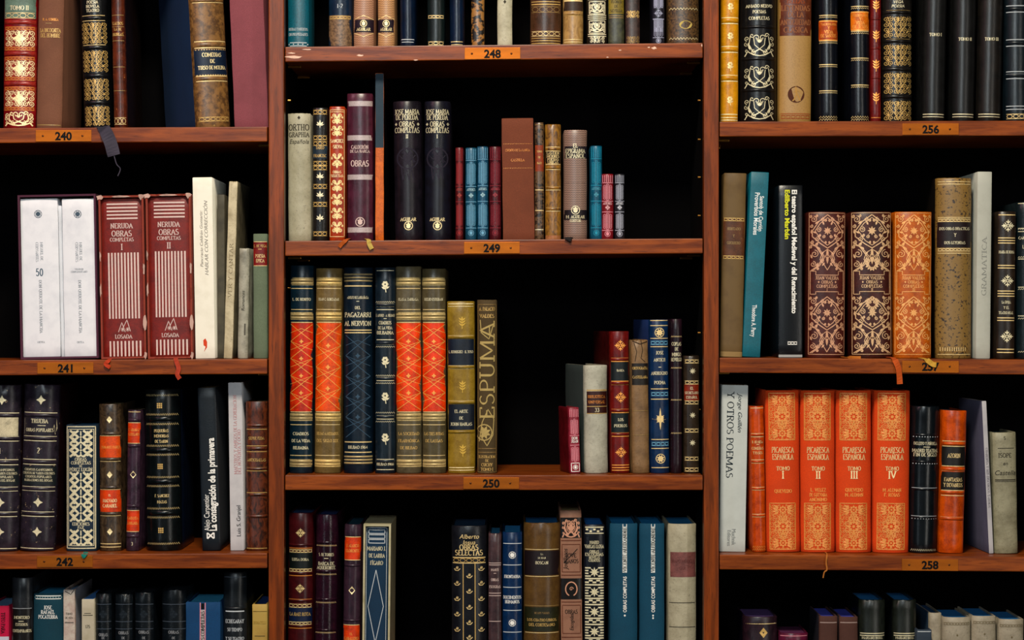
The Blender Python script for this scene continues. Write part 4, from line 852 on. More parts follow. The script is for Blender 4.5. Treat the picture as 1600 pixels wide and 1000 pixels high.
simple('M1', 835.7, 850, 191.5, mat('blotch', '5c4630', '241a12', sc=260), 'thin speckled brown book with orange title label on shelf 249', [('P', 227, 268, '8a3c1e'), ('t', 237, 3, 'TOMO', 'gold', .6), ('t', 246, 3, 'DE', 'gold', .3), ('t', 255, 3, 'BAIZ', 'gold', .6), ('L', 297, 1.3, 'gilt'), ('L', 329, 1.3, 'gilt'), ('L', 359, 1.3, 'cream'), ('L', 195, 1, 'dim')], rnd=.2)
B('M1', 852, 877, 851.5, 876.5, 194, mat('calf', '8c6428', '54381a', wear=.3, wc='b89048'), 'golden brown calf book with raised bands and black label on shelf 249',
  [('B', y, 5) for y in (233, 262, 294, 327)]+[('P', 237, 255.5, '241a10')]+[('t', y, 3.9, s_, 'gilt', .8) for y, s_ in ((239.5, 'LAS CIEN'), (244.5, 'MEJORES'), (249.3, 'POESIAS'), (254, 'LIRICAS'))]+[('L', y, 1, 'gilt') for y in (230, 236, 257, 265, 292, 297, 325, 330)]+[('W', 368, 374, LE('a06a44'))], rnd=.22, ragged=.0004)
c1 = '1f161c'
simple('M1', 881, 917.5, 203, mat('zig', '94786a', '4c3a34'), 'basketweave patterned book with dark lozenge title panels on shelf 249',
  [('P', 229, 247, c1, -1, 1), ('K', [(-.99, 229), (0, 221), (.99, 229)], LE(c1)), ('K', [(-.99, 247), (0, 255), (.99, 247)], LE(c1)), ('t', 228, 6, 'EL', 'cream', .26), ('t', 236, 6.4, 'EPIGRAMA', 'cream', .86), ('t', 244, 6.4, 'ESPAÑOL', 'cream', .84),
   ('P', 328, 344, c1, -1, 1), ('K', [(-.99, 328), (0, 320), (.99, 328)], LE(c1)), ('K', [(-.99, 344), (0, 352), (.99, 344)], LE(c1)), ('o', 328.5, 7, 'medal', 'cream'), ('t', 339, 4.6, 'M. AGUILAR', 'cream', .82), ('t', 345, 4.2, 'EDITOR', 'cream', .5), ('D', 286, 1, '3c2c28')], rnd=.2,
   ribbon=[([(890, 371, .05), (889, 371, .02), (888, 373, -.003), (886, 376, -.004)], 11, '1a1214')])
crisol(922.5, 941, 228, '08526a', '3088a0', 'teal pocket book between the basketweave book and the small red one on shelf 249', '5a9cae', 372)
crisol(940, 958.8, 272, '7a1c24', 'd08a94', 'very small red book with pink columns on shelf 249', 'e0b0b4', 371)
crisol(960.5, 976, 272, '24242a', 'a0a2ae', 'very small grey and silver book, rightmost on shelf 249', 'd0d0d8', 371)

# shelf 250
def orange_mid(sp, oc, xs, yt, lab, t1, t2, lin_, ribs, ynar):
    B('M2', xs[0], xs[1], xs[2], xs[3], yt, sp, lab,
      [('W', 505, 643, LE(oc, None, rough=.4)), ('F', 507, 641, 'lattice', 'orng', -.95, .95, .9), ('L', 504, 1.2, 'gilt'), ('L', 644, 1.2, 'gilt')] +
      [('W', y-6, y+6, mat('gilt', ribs, None, dk=.35)) for y in (440, 494, 652, 730-6)]+[('L', y+dy, 1, '2c2416') for y in (440, 494, 652, 724) for dy in (-3, 0, 3)]+[('B', y, 4, mat('gilt', ribs)) for y in (438, 443, 492, 497, 649, 654, 721, 726)] +
      [('L', 451, 1, 'gilt'), ('L', 484, 1, 'gilt'), ('L', 664, 1, 'gilt'), ('L', 712, 1, 'gilt'), ('t', 468, 4, t1, 'cream', .8)]+[('t', 678+i*11, 4.6, q, lin_, .84) for i, q in enumerate(t2)], rnd=.2)
orange_mid(LE('0e2430', '0a1922'), 'c83408', (451.5, 487.5, 453, 490), 415, 'teal black book with worn orange middle, leftmost on shelf 250', 'L. DE BENITO', ['CUADROS', 'DE LA VIDA', 'BILBAINA'], 'cream', 'a8946a', 0)
orange_mid(LE('6c5a38', '584828'), 'de5408', (490, 532, 493.5, 534), 419.5, 'khaki book with bright orange middle, second on shelf 250', 'JUAN C. GORTAZAR', ['BILBAO A MEDIADOS', 'DEL SIGLO XIX'], 'gold', 'c8ac70', 0)
simple('M2', 536, 582, 418, LE('0c1d2a', '081420', rough=.33), 'tall dark navy book with blind tooled lattice, third on shelf 250',
  [('B', y, 3, mat('gilt', 'a08e68')) for y in (429, 434, 439)]+[('B', y, 3, mat('gilt', 'b09c70')) for y in (714, 719, 724)]+[('L', y, 1.6, 'gilt') for y in (447, 516, 520, 691, 707)]+[('t', 465, 4, 'ADOLFO DE LARRAÑAGA', 'cream', .74), ('L', 471, .8, 'cream', -.1, .1), ('t', 481, 4.4, 'DEL', 'cream', .2), ('t', 492, 7, 'PAGAZARRI', 'cream', .92, 's'), ('t', 505.5, 7, 'AL NERVION', 'cream', .92), ('F', 524, 684, 'lattice', '3c5264', -.85, .85, 1), ('t', 699, 4.6, 'BILBAO 1964', 'cream', .68)], rnd=.24)
simple('M2', 585.5, 618, 418, LE('15222c', '0e1820'), 'slate black book with gilt roses between bands, fourth on shelf 250',
  [('B', y, 5) for y in (477, 536, 592, 652, 721)]+[('L', y, 1.1, 'cream', -.85, .85) for y in (423, 484, 475, 479, 531, 538, 590, 595, 650, 655, 718, 734)]+[('Z', y, 2, 'cream') for y in (472, 542, 587, 599, 645, 659)]+[('o', y, 9, 'rose', 'cream') for y in (448, 566, 622, 686)] +
  [('t', 493, 3.8, 'J. ADURIZ - A. BILBAO', 'cream', .92), ('L', 498, .8, 'cream', -.15, .15), ('t', 504.5, 5, 'CUADROS', 'cream', .62), ('t', 512.5, 4.6, 'DE LA VIDA', 'cream', .7), ('t', 520, 5, 'BILBAINA', 'cream', .82), ('t', 725.5, 4, 'BILBAO 1966', 'cream', .84)], rnd=.2)
orange_mid(LE('5c5440', '464030'), 'e04808', (619, 658.5, 617.5, 658), 416.5, 'grey khaki book with orange middle, left of the matching pair on shelf 250', 'BLAS A. ZARRAGA', ['LA SOCIEDAD', 'FILARMÓNICA', 'DE BILBAO'], 'gold', 'b4a070', 0)
orange_mid(LE('544c36', '423a28'), 'dc4206', (659.5, 697, 659, 696), 420, 'grey khaki book with orange middle, right of the matching pair on shelf 250', 'HELIO ESTEBAN', ['LAS TRES BODAS', 'DE LASSAS'], 'gold', 'b4a070', 0)
B('M2', 700.5, 742, 697.5, 742, 471, LE('88702c', '705818', rough=.36), 'mustard leather book with two navy labels on shelf 250',
  [('P', 530, 571, '0c1a2a'), ('P', 632, 672, '0c1726'), ('L', 475, 1.2, 'lite'), ('L', 479, .8, 'lite'), ('L', 735, 1, 'lite')]+[('B', y, 5) for y in (527, 574, 629, 675)]+[('L', y, 1.2, 'lite') for y in (525, 572, 576, 627, 674, 731)]+[('t', 550, 4, 'L. RODRIGUEZ - R. TOSO', 'cream', .9), ('t', 643, 4.6, 'EL ARTE', 'cream', .55), ('t', 653.5, 4.4, 'DE', 'cream', .18), ('t', 663, 4.6, 'JOHN HABLAS', 'cream', .8)] +
  [('o', y, 9, 'thistle', 'c0a050', .1) for y in (505, 605, 705)], rnd=.16)
B('M2', 746, 776, 745, 777, 468.5, CL('4a3c24'), 'olive brown book with large swirling gilt title running up its spine, shelf 250',
  [('v', 502, 655, .0, 22, 'ESPUMA', 'a89462', 1, 's'), ('t', 483, 5.5, 'A. PALACIO', 'gold', .8), ('t', 494, 5.5, 'VALDES', 'gold', .75), ('o', 676, 13, 'rosette', 'a89462', -.3), ('G', [(-.8, 690), (-.5, 660), (.1, 640), (.7, 655), (.6, 680), (0, 697), (-.7, 680)], 1.4, 'a89462'), ('G', [(.7, 505), (.2, 530), (-.6, 520), (-.7, 500)], 1.4, 'a89462'), ('L', 701, 1, 'dim'), ('L', 707, 1, 'dim'), ('t', 714, 4, 'ILUSTRACION', 'gold', .85), ('t', 720, 4, 'DE', 'gold', .3), ('t', 726.5, 4.6, 'CUCHY', 'gold', .7), ('t', 733.5, 4.6, 'TOMO I', 'gold', .8), ('R', 476, 738, -.93, .93, .8, 'dim')], rnd=.2, ragged=.0004)
B('M2', 891.5, 907.5, 888.5, 904.8, 637, LE('8a2838', None, rough=.4), 'very small red book turned to show its left cover on shelf 250',
  [('C', 640, 652, 6, 1, 'pink', -.8, .8), ('F', 655, 680, 'capsule', 'pink', -.85, .85), ('L', 681, 1, 'pink'), ('t', 685, 4, 'DON', 'white', .6), ('t', 690, 4, 'JUAN', 'white', .7), ('L', 696, 1, 'pink'), ('F', 698, 722, 'capsule', 'pink', -.85, .85), ('R', 724, 737, -.8, .8, 1, 'white'), ('o', 730.5, 4, 'medal', 'white')], rnd=.1, yaw=.2, boards=LE('5a0f18'), depth=.065, rec=.03)
B('M2', 915.5, 952.5, 914, 950.5, 571, mat('vellum', 'a8a596', '8a877a'), 'off white vellum book with brown label numbered 33 and slate boards, shelf 250',
  [('P', 612, 635, '36140f', -.85, .95), ('P', 636, 646, '36140f', -.85, .95)]+[('L', y, .9, 'gold', -.85, .95) for y in (611, 635.5, 646.5, 609.5)]+[('t', 620, 4.2, 'BIBLIOTECA', 'redg', .76), ('t', 628.5, 4.2, 'UNIVERSAL', 'redg', .76), ('t', 641, 6, '33', 'cream', .24)], rnd=.2, yaw=.17, boards=CL('333c3a'), depth=.14, cap=1)
B('M2', 955.8, 985.5, 954, 984.3, 518, LE('6a1612', '4c0e0c', rough=.32), 'bright red leather book with two black labels and gilt lozenges on shelf 250',
  [('P', 565, 596, '10191c'), ('P', 645, 676, '0e1a1c'), ('t', 579, 3.2, 'BAREA', 'cream', .4), ('t', 656, 4.2, 'LOS', 'cream', .32), ('t', 665.5, 4.2, 'PUEBLOS', 'cream', .72)]+[('B', y, 5) for y in (562, 599, 642, 679)]+[('L', y, 1.3, 'orng') for y in (525, 560, 565, 596, 601, 640, 645, 677, 682, 727, 731, 735)]+[('o', y, 9, 'damask', 'orng') for y in (540, 621, 707)], rnd=.2, yaw=.14, boards=LE('3a0c0c'), depth=.135, cap=1)
B('M2', 988.5, 1016, 986.8, 1013, 531, mat('vellum', '7c6040', '5c442a', wear=.2), 'tan parchment book with cracked head and dark label on shelf 250',
  [('P', 568, 602, '1f1812'), ('t', 575.5, 4, 'ORTOGRAFIA', 'gold', .9), ('t', 589.5, 4, 'CASTELLANA', 'gold', .9), ('G', [(-.7, 536), (-.4, 550), (-.6, 565)], 1, '2c2014'), ('G', [(.1, 532), (.3, 548), (.1, 560), (.6, 566)], 1, '2c2014'), ('G', [(-.9, 533), (.0, 538), (.9, 534)], 1.6, '3a2a1c'), ('L', 642, .8, 'dim'), ('L', 680, .8, 'dim')], rnd=.14, yaw=.13, ragged=.0012, depth=.11)
B('M2', 1018.5, 1046.5, 1014.5, 1046.3, 499.5, LE('0b2a4c', '081e38', rough=.33), 'dark blue leather book with gilt rosettes and star burst on shelf 250',
  [('L', y, 1.2, 'gilt') for y in (501, 509, 529, 542, 608, 624, 687, 701, 731)]+[('F', y, y+6, 'chain', 'lblue') for y in (533, 613, 691)]+[('o', 520, 7.5, 'rosette', 'gilt'), ('o', 717, 7.5, 'rosette', 'gilt'), ('o', 655, 14, 'starburst', 'gilt'), ('t', 551.5, 5, 'JOSE', 'cream', .42), ('t', 562.5, 5, 'ANTICH', 'cream', .62), ('L', 574, 1, 'cream', -.15, .15), ('t', 583.5, 5, 'ANDROGINO', 'cream', .88), ('t', 598, 5, 'POEMA', 'cream', .6)], rnd=.2, yaw=.1, boards=CL('0f2c5c'), depth=.15)
B('M2', 1048.3, 1066, 1048, 1066.5, 498.5, LE('22111a', '160c12', rough=.3), 'narrow dark plum book with four gilt lines of title on shelf 250',
  [('Z', y, 2, 'gilt', 2.5) for y in (526, 575, 625, 677)]+[('t', 537.5, 5.2, 'COPLAS', 'cream', .85), ('t', 545.5, 5, 'DE', 'cream', .3), ('t', 554, 5.2, 'MINGO', 'cream', .8), ('t', 562, 5.2, 'REVULGO', 'cream', .92)], rnd=.24, yaw=.03)
B('M2', 1069, 1093, 1069, 1093.5, 556, LE('33291f', '221a13', wear=.2), 'short brown leather book with red label, rightmost on shelf 250',
  [('F', y, y+6, 'chain', 'gilt') for y in (562, 595, 626, 670, 714, 731)]+[('P', 601, 626, '7c2812'), ('t', 607, 4, 'EL', 'cream', .3), ('t', 614, 3.8, 'SECRETARIO', 'cream', .9), ('t', 621, 3.8, 'ESPAÑOL', 'cream', .75)]+[('o', y, 5, 'star', 'cream', .1) for y in (580, 649, 692)], rnd=.18, yaw=.03, ragged=.0004, depth=.1)

# lowest middle row
B('M3', 448, 487, 450, 489.5, 802, LE('421014', '2e0a0e', rough=.3), 'dark crimson leather book with black and blue labels in the lowest middle row',
  [('L', 809, 1.2, 'redg'), ('L', 857, 1.2, 'redg'), ('F', 859, 864, 'chain', 'gilt'), ('P', 864, 890, '0b1312'), ('t', 874.5, 4, 'LUISA DORA', 'cream', .68), ('F', 889, 894, 'chain', 'gilt'), ('L', 900, 1.3, 'redg'), ('L', 937, 1.2, 'redg'), ('F', 944, 950, 'chain', 'gilt'), ('P', 950, 974, '0c1c3c'), ('t', 960, 5, 'LA RAIZ ROTA', 'gold', .85), ('F', 972, 977, 'chain', 'gilt'), ('L', 982, 1.3, 'redg'), ('B', 852, 4), ('B', 896, 4), ('B', 939, 4), ('B', 979, 4), ('o', 833, 7.5, 'damask', 'gilt'), ('o', 920, 7.5, 'damask', 'gilt')], rnd=.24, pages='2c4a78', cap=1)
B('M3', 490, 524, 493, 528, 804.5, LE('2c1220', '1a0b14', rough=.22), 'glossy dark purple book with ribbed gilt bands in the lowest middle row',
  [('B', y, 4) for y in (848, 893, 937, 985)]+[('Z', y, 2, 'gilt', 2) for y in (853, 898, 942, 989)]+[('t', 867, 4.4, 'S. DE TORRES', 'cream', .7), ('L', 873, 1, 'cream', -.2, .2), ('t', 881, 5, 'BARCA DE', 'cream', .75), ('t', 887.5, 5, 'AQUERONTE', 'cream', .85)], rnd=.26, pages='243a70', cap=1)
B('M3', 534, 560.5, 538, 565, 820, LE('3a2632', '241822', wear=.12), 'purple leather book with orange labels and one diamond in the lowest middle row',
  [('L', 822, 1.2, 'silver'), ('P', 840, 875, 'cc4212'), ('L', 839.5, 1.2, 'gilt'), ('L', 875.5, 1.2, 'gilt'), ('t', 853, 4.4, 'J. ALARCO', 'orng', .75), ('t', 861, 4.4, 'LLORENTE', 'orng', .8), ('o', 923, 6.5, 'diamond', 'lite'), ('B', 884, 4), ('B', 970, 4), ('P', 977, 1015, 'cc4212'), ('L', 977, 1.2, 'gilt'), ('t', 991, 3.4, 'EL', 'orng', .2), ('t', 998, 4.4, 'CABALLERO', 'orng', .85)], rnd=.24, pages='1c5468', cap=1)
slipcase('M3', 564.5, 609, 568.5, 610.5, 820, mat('paper', 'b0a88a', '8c8460'), 'cream cardboard slipcase holding the blue diamond book in the lowest middle row', rec=.03)
B('M3', 567.5, 605, 571.5, 607, 823.5, CL('0f3048'), 'blue book with long diamond outline inside the cream slipcase',
  [('R', 825, 1075, -.9, .85, .9, 'silver')]+[('R', y, y+5.5, -.72, .68, 1.2, 'silver') for y in (828.5, 836, 843.5)]+[('t', 857.5, 6, 'MARIANO J.', 'cream', .82, 's', -.03), ('t', 868.5, 6, 'DE LARRA', 'cream', .7), ('t', 880, 6, 'FÍGARO', 'cream', .56), ('G', [(-.05, 891), (-.72, 948), (-.05, 1005), (.62, 948), (-.05, 891)], 1, 'silver')], rnd=.1, base=.003, rec=.036, pages='3a3828')
B('M3', 706, 761, 704.5, 761, 822, LE('17181e', '0e0f13', wear=.12, wc='555a66'), 'broad black book with gilt script title and small boat stamps, lowest middle row',
  [('L', 826, 3, 'gold'), ('L', 830, 1, 'gold'), ('t', 838.5, 7, 'Alberto', 'gilt', .66, 'i'), ('t', 847.5, 7, 'Insua', 'gilt', .48, 'i'), ('t', 855.5, 8, 'OBRAS', 'gilt', .66), ('t', 864, 8, 'SELECTAS', 'gilt', .84), ('L', 871.5, 1.2, 'gilt'), ('L', 880, 1.5, 'gilt'), ('F', 872, 880, 'chain', 'gold'), ('C', 881, 1070, 2, 1.2, 'gold', -.34, .34)] +
  [('o', y, 4.6, 'boat', 'gilt', x) for x, ys in ((-.68, (889, 912, 936, 960, 984)), (.02, (900, 924, 949, 973, 996)), (.7, (889, 912, 936, 960, 984))) for y in ys], rnd=.16, pages='1c4464', cap=1)
simple('M3', 763, 783.5, 833, LE('4a3638', '2e2226', wear=.12), 'narrow mauve brown leather book with torn head in the lowest middle row',
  [('L', y, .9, 'fade') for y in (880, 883, 927, 931, 971)]+[('t', 890.5, 3.6, 'MARTI', 'fade', .6), ('L', 896, .8, 'fade', -.2, .2), ('t', 906, 4, 'OBRAS', 'fade', .6), ('t', 917, 4, 'ESCOGIDAS', 'fade', .88)], rnd=.14, ragged=.0012, pages='4496c4')
simple('M3', 785, 816, 832, LE('0c2c50', '08203e', rough=.3), 'blue leather book with silver lines and two white rosettes in the lowest middle row',
  [('L', y, 1.2, 'silver') for y in (849.5, 883, 918, 954, 988)]+[('o', 867.5, 5.5, 'rosette', 'white'), ('o', 973.5, 5.5, 'rosette', 'white'), ('t', 901, 4.6, 'FRONTAURA', 'white', .82), ('t', 933.5, 4.8, 'DOCUMENTOS', 'white', .92), ('t', 940.5, 4.8, 'HUMANOS', 'white', .74)], rnd=.2, pages='48a4e4')
simple('M3', 818, 875.5, 817, LE('5c4424', '4a351c', wear=.15), 'broad tan leather book with dark and green labels in the lowest middle row',
  [('P', 861, 899, '1d1114'), ('P', 949, 987, '26260f'), ('L', 859, 1, 'gilt'), ('L', 901, 1, 'gilt'), ('L', 947, 1, 'dim'), ('L', 989, 1, 'gilt'), ('t', 866, 2.6, 'LA', 'cream', .1), ('t', 872, 2.6, 'DE JUAN', 'cream', .26), ('t', 879.5, 4.4, 'BOSCAN', 'cream', .4), ('t', 958, 2.8, 'DE LOS VALLES', 'dim', .6), ('t', 969, 4, 'LOS CUATRO LIBROS', 'gold', .82), ('t', 976.5, 4.4, 'DEL CORTESANO', 'gold', .82)], rnd=.22, ragged=.001, pages='2a7cb8')
B('M3', 877.5, 910, 874.5, 909.3, 797.5, mat('paper', '8a6450', '704c3c'), 'tall faded pink book with black pictorial panels in the lowest middle row',
  [('W', 809, 841, LE('1a1614')), ('F', 810, 840, 'heart', 'c09078', -.85, .85, .9), ('o', 825, 7, 'rosette', 'c09078'), ('R', 851, 894, -.85, .85, 1, 'brn'), ('v', 858, 890, -.55, 7, 'Jovellanos', 'black', 1, 'i'), ('G', [(-.7, 880), (-.1, 870), (.6, 858)], 1.1, 'black'), ('t', 868, 6, 'JOVE', 'black', .5), ('t', 877, 6, 'LLANOS', 'black', .7), ('W', 904, 937, LE('1a1614')), ('F', 905, 936, 'laurel', 'c09078', -.85, .85, .9), ('R', 946, 990, -.85, .85, 1, 'brn'), ('t', 956, 6, 'OBRAS', 'black', .6), ('v', 960, 985, 0, 6, 'Escogidas', 'black', 1, 'i'), ('L', 845, 1.2, 'brn'), ('L', 899, 1.2, 'brn'), ('L', 941, 1.2, 'brn'), ('L', 996, 1.2, 'brn')], rnd=.08, ragged=.0006)
simple('M3', 912, 945.5, 820, LE('10131c', '0a0c12'), 'black book with white stepped geometric pattern in the lowest middle row',
  [('L', 824, 1.6, 'cream', -.88, .88), ('L', 833.5, 1.4, 'cream', -.88, .88)]+[('K', [(x-.11, y-1.3), (x+.11, y-1.3), (x+.11, y+1.3), (x-.11, y+1.3)], mat('ink', 'd9cfae')) for x, y in ((-.7, 827.5), (-.35, 830.3), (0, 827.5), (.35, 830.3), (.7, 827.5))]+[('t', 847.5, 4.6, 'MARIO', 'cream', .44), ('t', 854, 5.4, 'VARGAS LLOSA', 'cream', .9), ('t', 862, 4.4, 'OBRAS', 'cream', .46), ('t', 866.5, 4.6, 'ESCOGIDAS', 'cream', .88), ('t', 871.5, 3.8, 'NOVELAS', 'cream', .52), ('t', 876, 3.8, 'CUENTOS', 'cream', .54), ('F', 884, 1070, 'steps', 'cream', -.88, .88)], rnd=.1, pages='2888e0')
for i, (a, b_) in enumerate(((953, 996.5), (999.5, 1038.6))):
    simple('M3', a, b_, 818.5, CL('064258'), ('blue book with one white dot under its vertical title in the lowest middle row', 'blue book with two white dots under its vertical title in the lowest middle row')[i],
      [('C', 819, 895, 2, 1, 'white', -.07, .2), ('P', 823, 895, 'c9ccc8', -.07, .2), ('v', 824, 893, .065, 5.5, 'VICENTE ALEIXANDRE', 'black', 1, 's'), ('v', 901, 957, .07, 5.5, 'OBRAS COMPLETAS', 'white', 1, 'H')]+([('K', [(math.cos(q)*.07+.07, 962+math.sin(q)*1.6) for q in [k*.7854 for k in range(8)]], mat('ink', 'e4e2dc'))]+([('K', [(math.cos(q)*.07+.07, 966+math.sin(q)*1.6) for q in [k*.7854 for k in range(8)]], mat('ink', 'e4e2dc'))] if i else [])), rnd=.12, pages='2c98d8')
simple('M3', 1044, 1088.5, 819, mat('vellum', 'a39c86', '88806a'), 'off white vellum book with faded red label, rightmost in the lowest middle row',
  [('P', 863, 902, '7a4c48', -.85, .98), ('t', 877, 4.4, 'NAPO MODEL', '5c3634', .75), ('t', 888, 4, 'GILR', '5c3634', .3), ('L', 942, 1, 'ink'), ('L', 980, 1, 'ink')], rnd=.16, pages='3890c8')

# ------------------------------------------------------------------ right column, shelf 256
B('R0', 1125.5, 1153.5, 1127, 1156, -70, LE('c48a24', 'a6701a', rough=.35), 'golden yellow leather book with raised bands, leftmost on shelf 256',
  [('B', y, 8) for y in (32, 77, 122)]+[('L', y, 1.3, 'lite') for y in (28, 37, 73, 82, 118, 127, 179, 184, 188)]+[('o', y, 7.5, 'rose', 'gilt', .05) for y in (12, 58, 104, 158)], rnd=.2)
simple('R0', 1158, 1215.5, -70, LE('121315', '0b0b0d', rough=.3), 'broad black leather book with silver acanthus panels on shelf 256',
  [('t', 9.5, 4.8, 'AMADO NERVO', 'cream', .76, 's'), ('t', 18.5, 4.6, 'POESIAS', 'cream', .6), ('t', 28.5, 4.8, 'COMPLETAS', 'cream', .78)]+[('F', y, y+37, 'heart', 'cream', -.84, .84, .62) for y in (51, 101, 150)]+[('B', y, 5) for y in (42, 92, 141)]+[('L', y, 1.2, 'silver', -.7, .7) for y in (42, 92, 141)], rnd=.26)
B('R0', 1218, 1268, 1219, 1269.5, -70, mat('speck', '94733f', '80602f', sc=900), 'beige cloth book with brown title panel and round figure stamp on shelf 256',
  [('W', -60, 56, LE('5c2e1c')), ('t', 2, 7, 'BELLAS', 'rust', .65)]+[('t', y, 8, s_, '8a5a3c', w__) for y, s_, w__ in ((13, 'LEYENDAS', .92), (23, 'DE LA', .5), (35, 'ANTIGÜEDAD', .95), (47, 'CLASICA', .8))] +
  [('K', [(math.cos(a)*.53+.03, 148+math.sin(a)*13) for a in [6.283*k/24 for k in range(24)]], mat('ink', '482414')), ('G', [(.0, 136), (.06, 146), (.18, 152), (.3, 158)], 2, 'a07c48'), ('G', [(.06, 146), (-.1, 156), (-.2, 158)], 2, 'a07c48'), ('G', [(-.12, 145), (.06, 141), (.3, 144)], 1.4, 'a07c48'), ('G', [(.02, 139), (.06, 149)], 3.4, 'a07c48'), ('F', 180, 186, 'chain', 'rust'), ('L', 178, 1, 'rust')], rnd=.12)
def thin_black(a, b_, lab, lz, lc, t, tops):
    simple('R0', a, b_, -70, LE('0e1118', '090a10', rough=.26), lab,
      [('Z', y, 2, 'gilt', 3) for y in tops]+[('L', y-3, 1.2, 'gilt') for y in tops]+[('P', lz[0], lz[1], lc)]+[('L', lz[0], 2, 'orng'), ('L', lz[1], 2, 'orng')]+[('t', lz[0]+5+i*6, 3.6 if i == 0 else 5, q, 'orng', .8) for i, q in enumerate(t)]+[('Z', 183, 3, 'gilt', 4), ('Z', 187, 3, 'gilt', 4)], rnd=.24)
thin_black(1279.5, 1310.5, 'blue black leather book with a darker orange label beside the beige book, shelf 256', (33, 63), 'a84812', ['VALDERRAMA', 'Y', 'VIDA', 'DE SANTOS'], (27, 67, 104, 145))
thin_black(1329.5, 1359.5, 'blue black leather book with bright orange label beside the thin red book, shelf 256', (19, 47), 'd07018', ['VALDERRAMA', 'Y', 'VIDA', 'DE JESUS'], (13, 52, 94, 136))
simple('R0', 1361, 1377, -50, LE('661410', '4c0c0c', rough=.32), 'thin bright red leather book with gilt thistles on shelf 256', [('B', y, 3) for y in (30, 76, 122)]+[('L', y, 1, 'redg') for y in (30, 76, 122, 184)]+[('o', y, 9, 'thistle', 'orng') for y in (10, 57, 103, 154)], rnd=.2)
simple('R0', 1379.5, 1427, -60, LE('1a1714', '0e0c0b'), 'thick black book covered in gilt scrollwork panels on shelf 256',
  [('t', 3, 4.6, 'VEGA', 'cream', .34, 'i'), ('t', 9.5, 4.6, 'POESIA', 'cream', .62, 'i')]+[('F', y, y+33, 'scroll', 'gold', -.93, .93, .62) for y in (26, 70, 114)]+[('F', 158, 188, 'scroll', 'gold', -.93, .93, .62)]+[('B', y, 6) for y in (19, 64, 108, 151)]+[('L', y, 2, 'gold', -.75, .85) for y in (17, 62, 107, 151)], rnd=.22)
for a, b_, c, d_, n, yy, cc, lab in ((1441.5, 1478, 1447, 1482, 'I', 54.5, '181818', 'black volume I of the plain three on shelf 256'), (1488.5, 1523.5, 1493, 1529, 'II', 61.5, '161616', 'black volume II in the middle of the plain three on shelf 256'), (1528.5, 1566, 1535, 1571, 'III', 61.5, '1e1a17', 'black brown volume III of the plain three on shelf 256')):
    B('R0', a, b_, c, d_, -70, LE(cc, '0f0f0f', rough=.33, wear=.03), lab, [('t', yy, 4.6, 'TOMO '+n, 'cream', .6), ('L', 179, 1.3, 'cream', -.95, .9), ('L', 183, 1, 'cream', -.95, .9)], rnd=.24)
simple('R0', 1572, 1612, -70, LE('101a20', '0b1216'), 'dark green black book with paired silver lines, cut by the frame on shelf 256', [('L', y, 1, 'silver') for y in (9, 19, 62, 72, 112, 116, 123, 166, 171)]+[('F', 178, 186, 'chain', 'gilt'), ('B', 14, 5), ('B', 67, 5), ('B', 118, 5)], rnd=.22)

# shelf 257
B('R1', 1126.5, 1158, 1129, 1169, 271, mat('paper', '665030', '543f24'), 'olive tan cloth book with torn brown label, leaning left on shelf 257',
  [('L', 277, 1, 'orng'), ('P', 341, 405, '5c3418', -.97, .97), ('F', 341, 346, 'chain', 'gold'), ('F', 400, 405, 'chain', 'gold'), ('K', [(.4, 352), (.95, 343), (.97, 372), (.7, 374), (.5, 366)], '7a5a34'), ('t', 358, 4, 'HURTADO', 'dim', .6), ('t', 369, 4, 'Y', 'dim', .1), ('t', 380, 4, 'GUERRERO', 'dim', .6), ('W', 550, 560, mat('paper', '8a7048'))], rnd=.1, cap=1)
B('R1', 1160.8, 1187, 1173, 1202.5, 269.5, LE('085e6c', '065460', rough=.5), 'teal paperback with white vertical lettering leaning on shelf 257',
  [('v', 307, 362, .35, 6.5, 'Santob de Carrión', 'd8dcdc', -1, 'H'), ('v', 302, 368, -.18, 7.5, 'Proverbios Morales', 'd8dcdc', -1, 'H'), ('v', 477, 527, .1, 7, 'Theodore A. Perry', 'd8dcdc', -1, 'H')], rnd=.04, soft=1)
B('R1', 1217.5, 1253, 1215.5, 1255.5, 289.5, LE('0a0d12', '070a0e', rough=.3, wear=.04, wc='5a7a8c'), 'black paperback with white and yellow vertical lettering on shelf 257',
  [('v', 297, 490, .32, 8, 'El teatro español Medieval y del Renacimiento', 'e4e2dc', -1, 'B'), ('v', 297, 374, -.28, 7.5, 'Edilberto Marbán', 'c9c93e', -1, 'B'), ('W', 554.5, 560, mat('paper', '9a9a98')), ('F', 534, 539, 'chain', 'white', -.25, .55)], rnd=.05, soft=1)
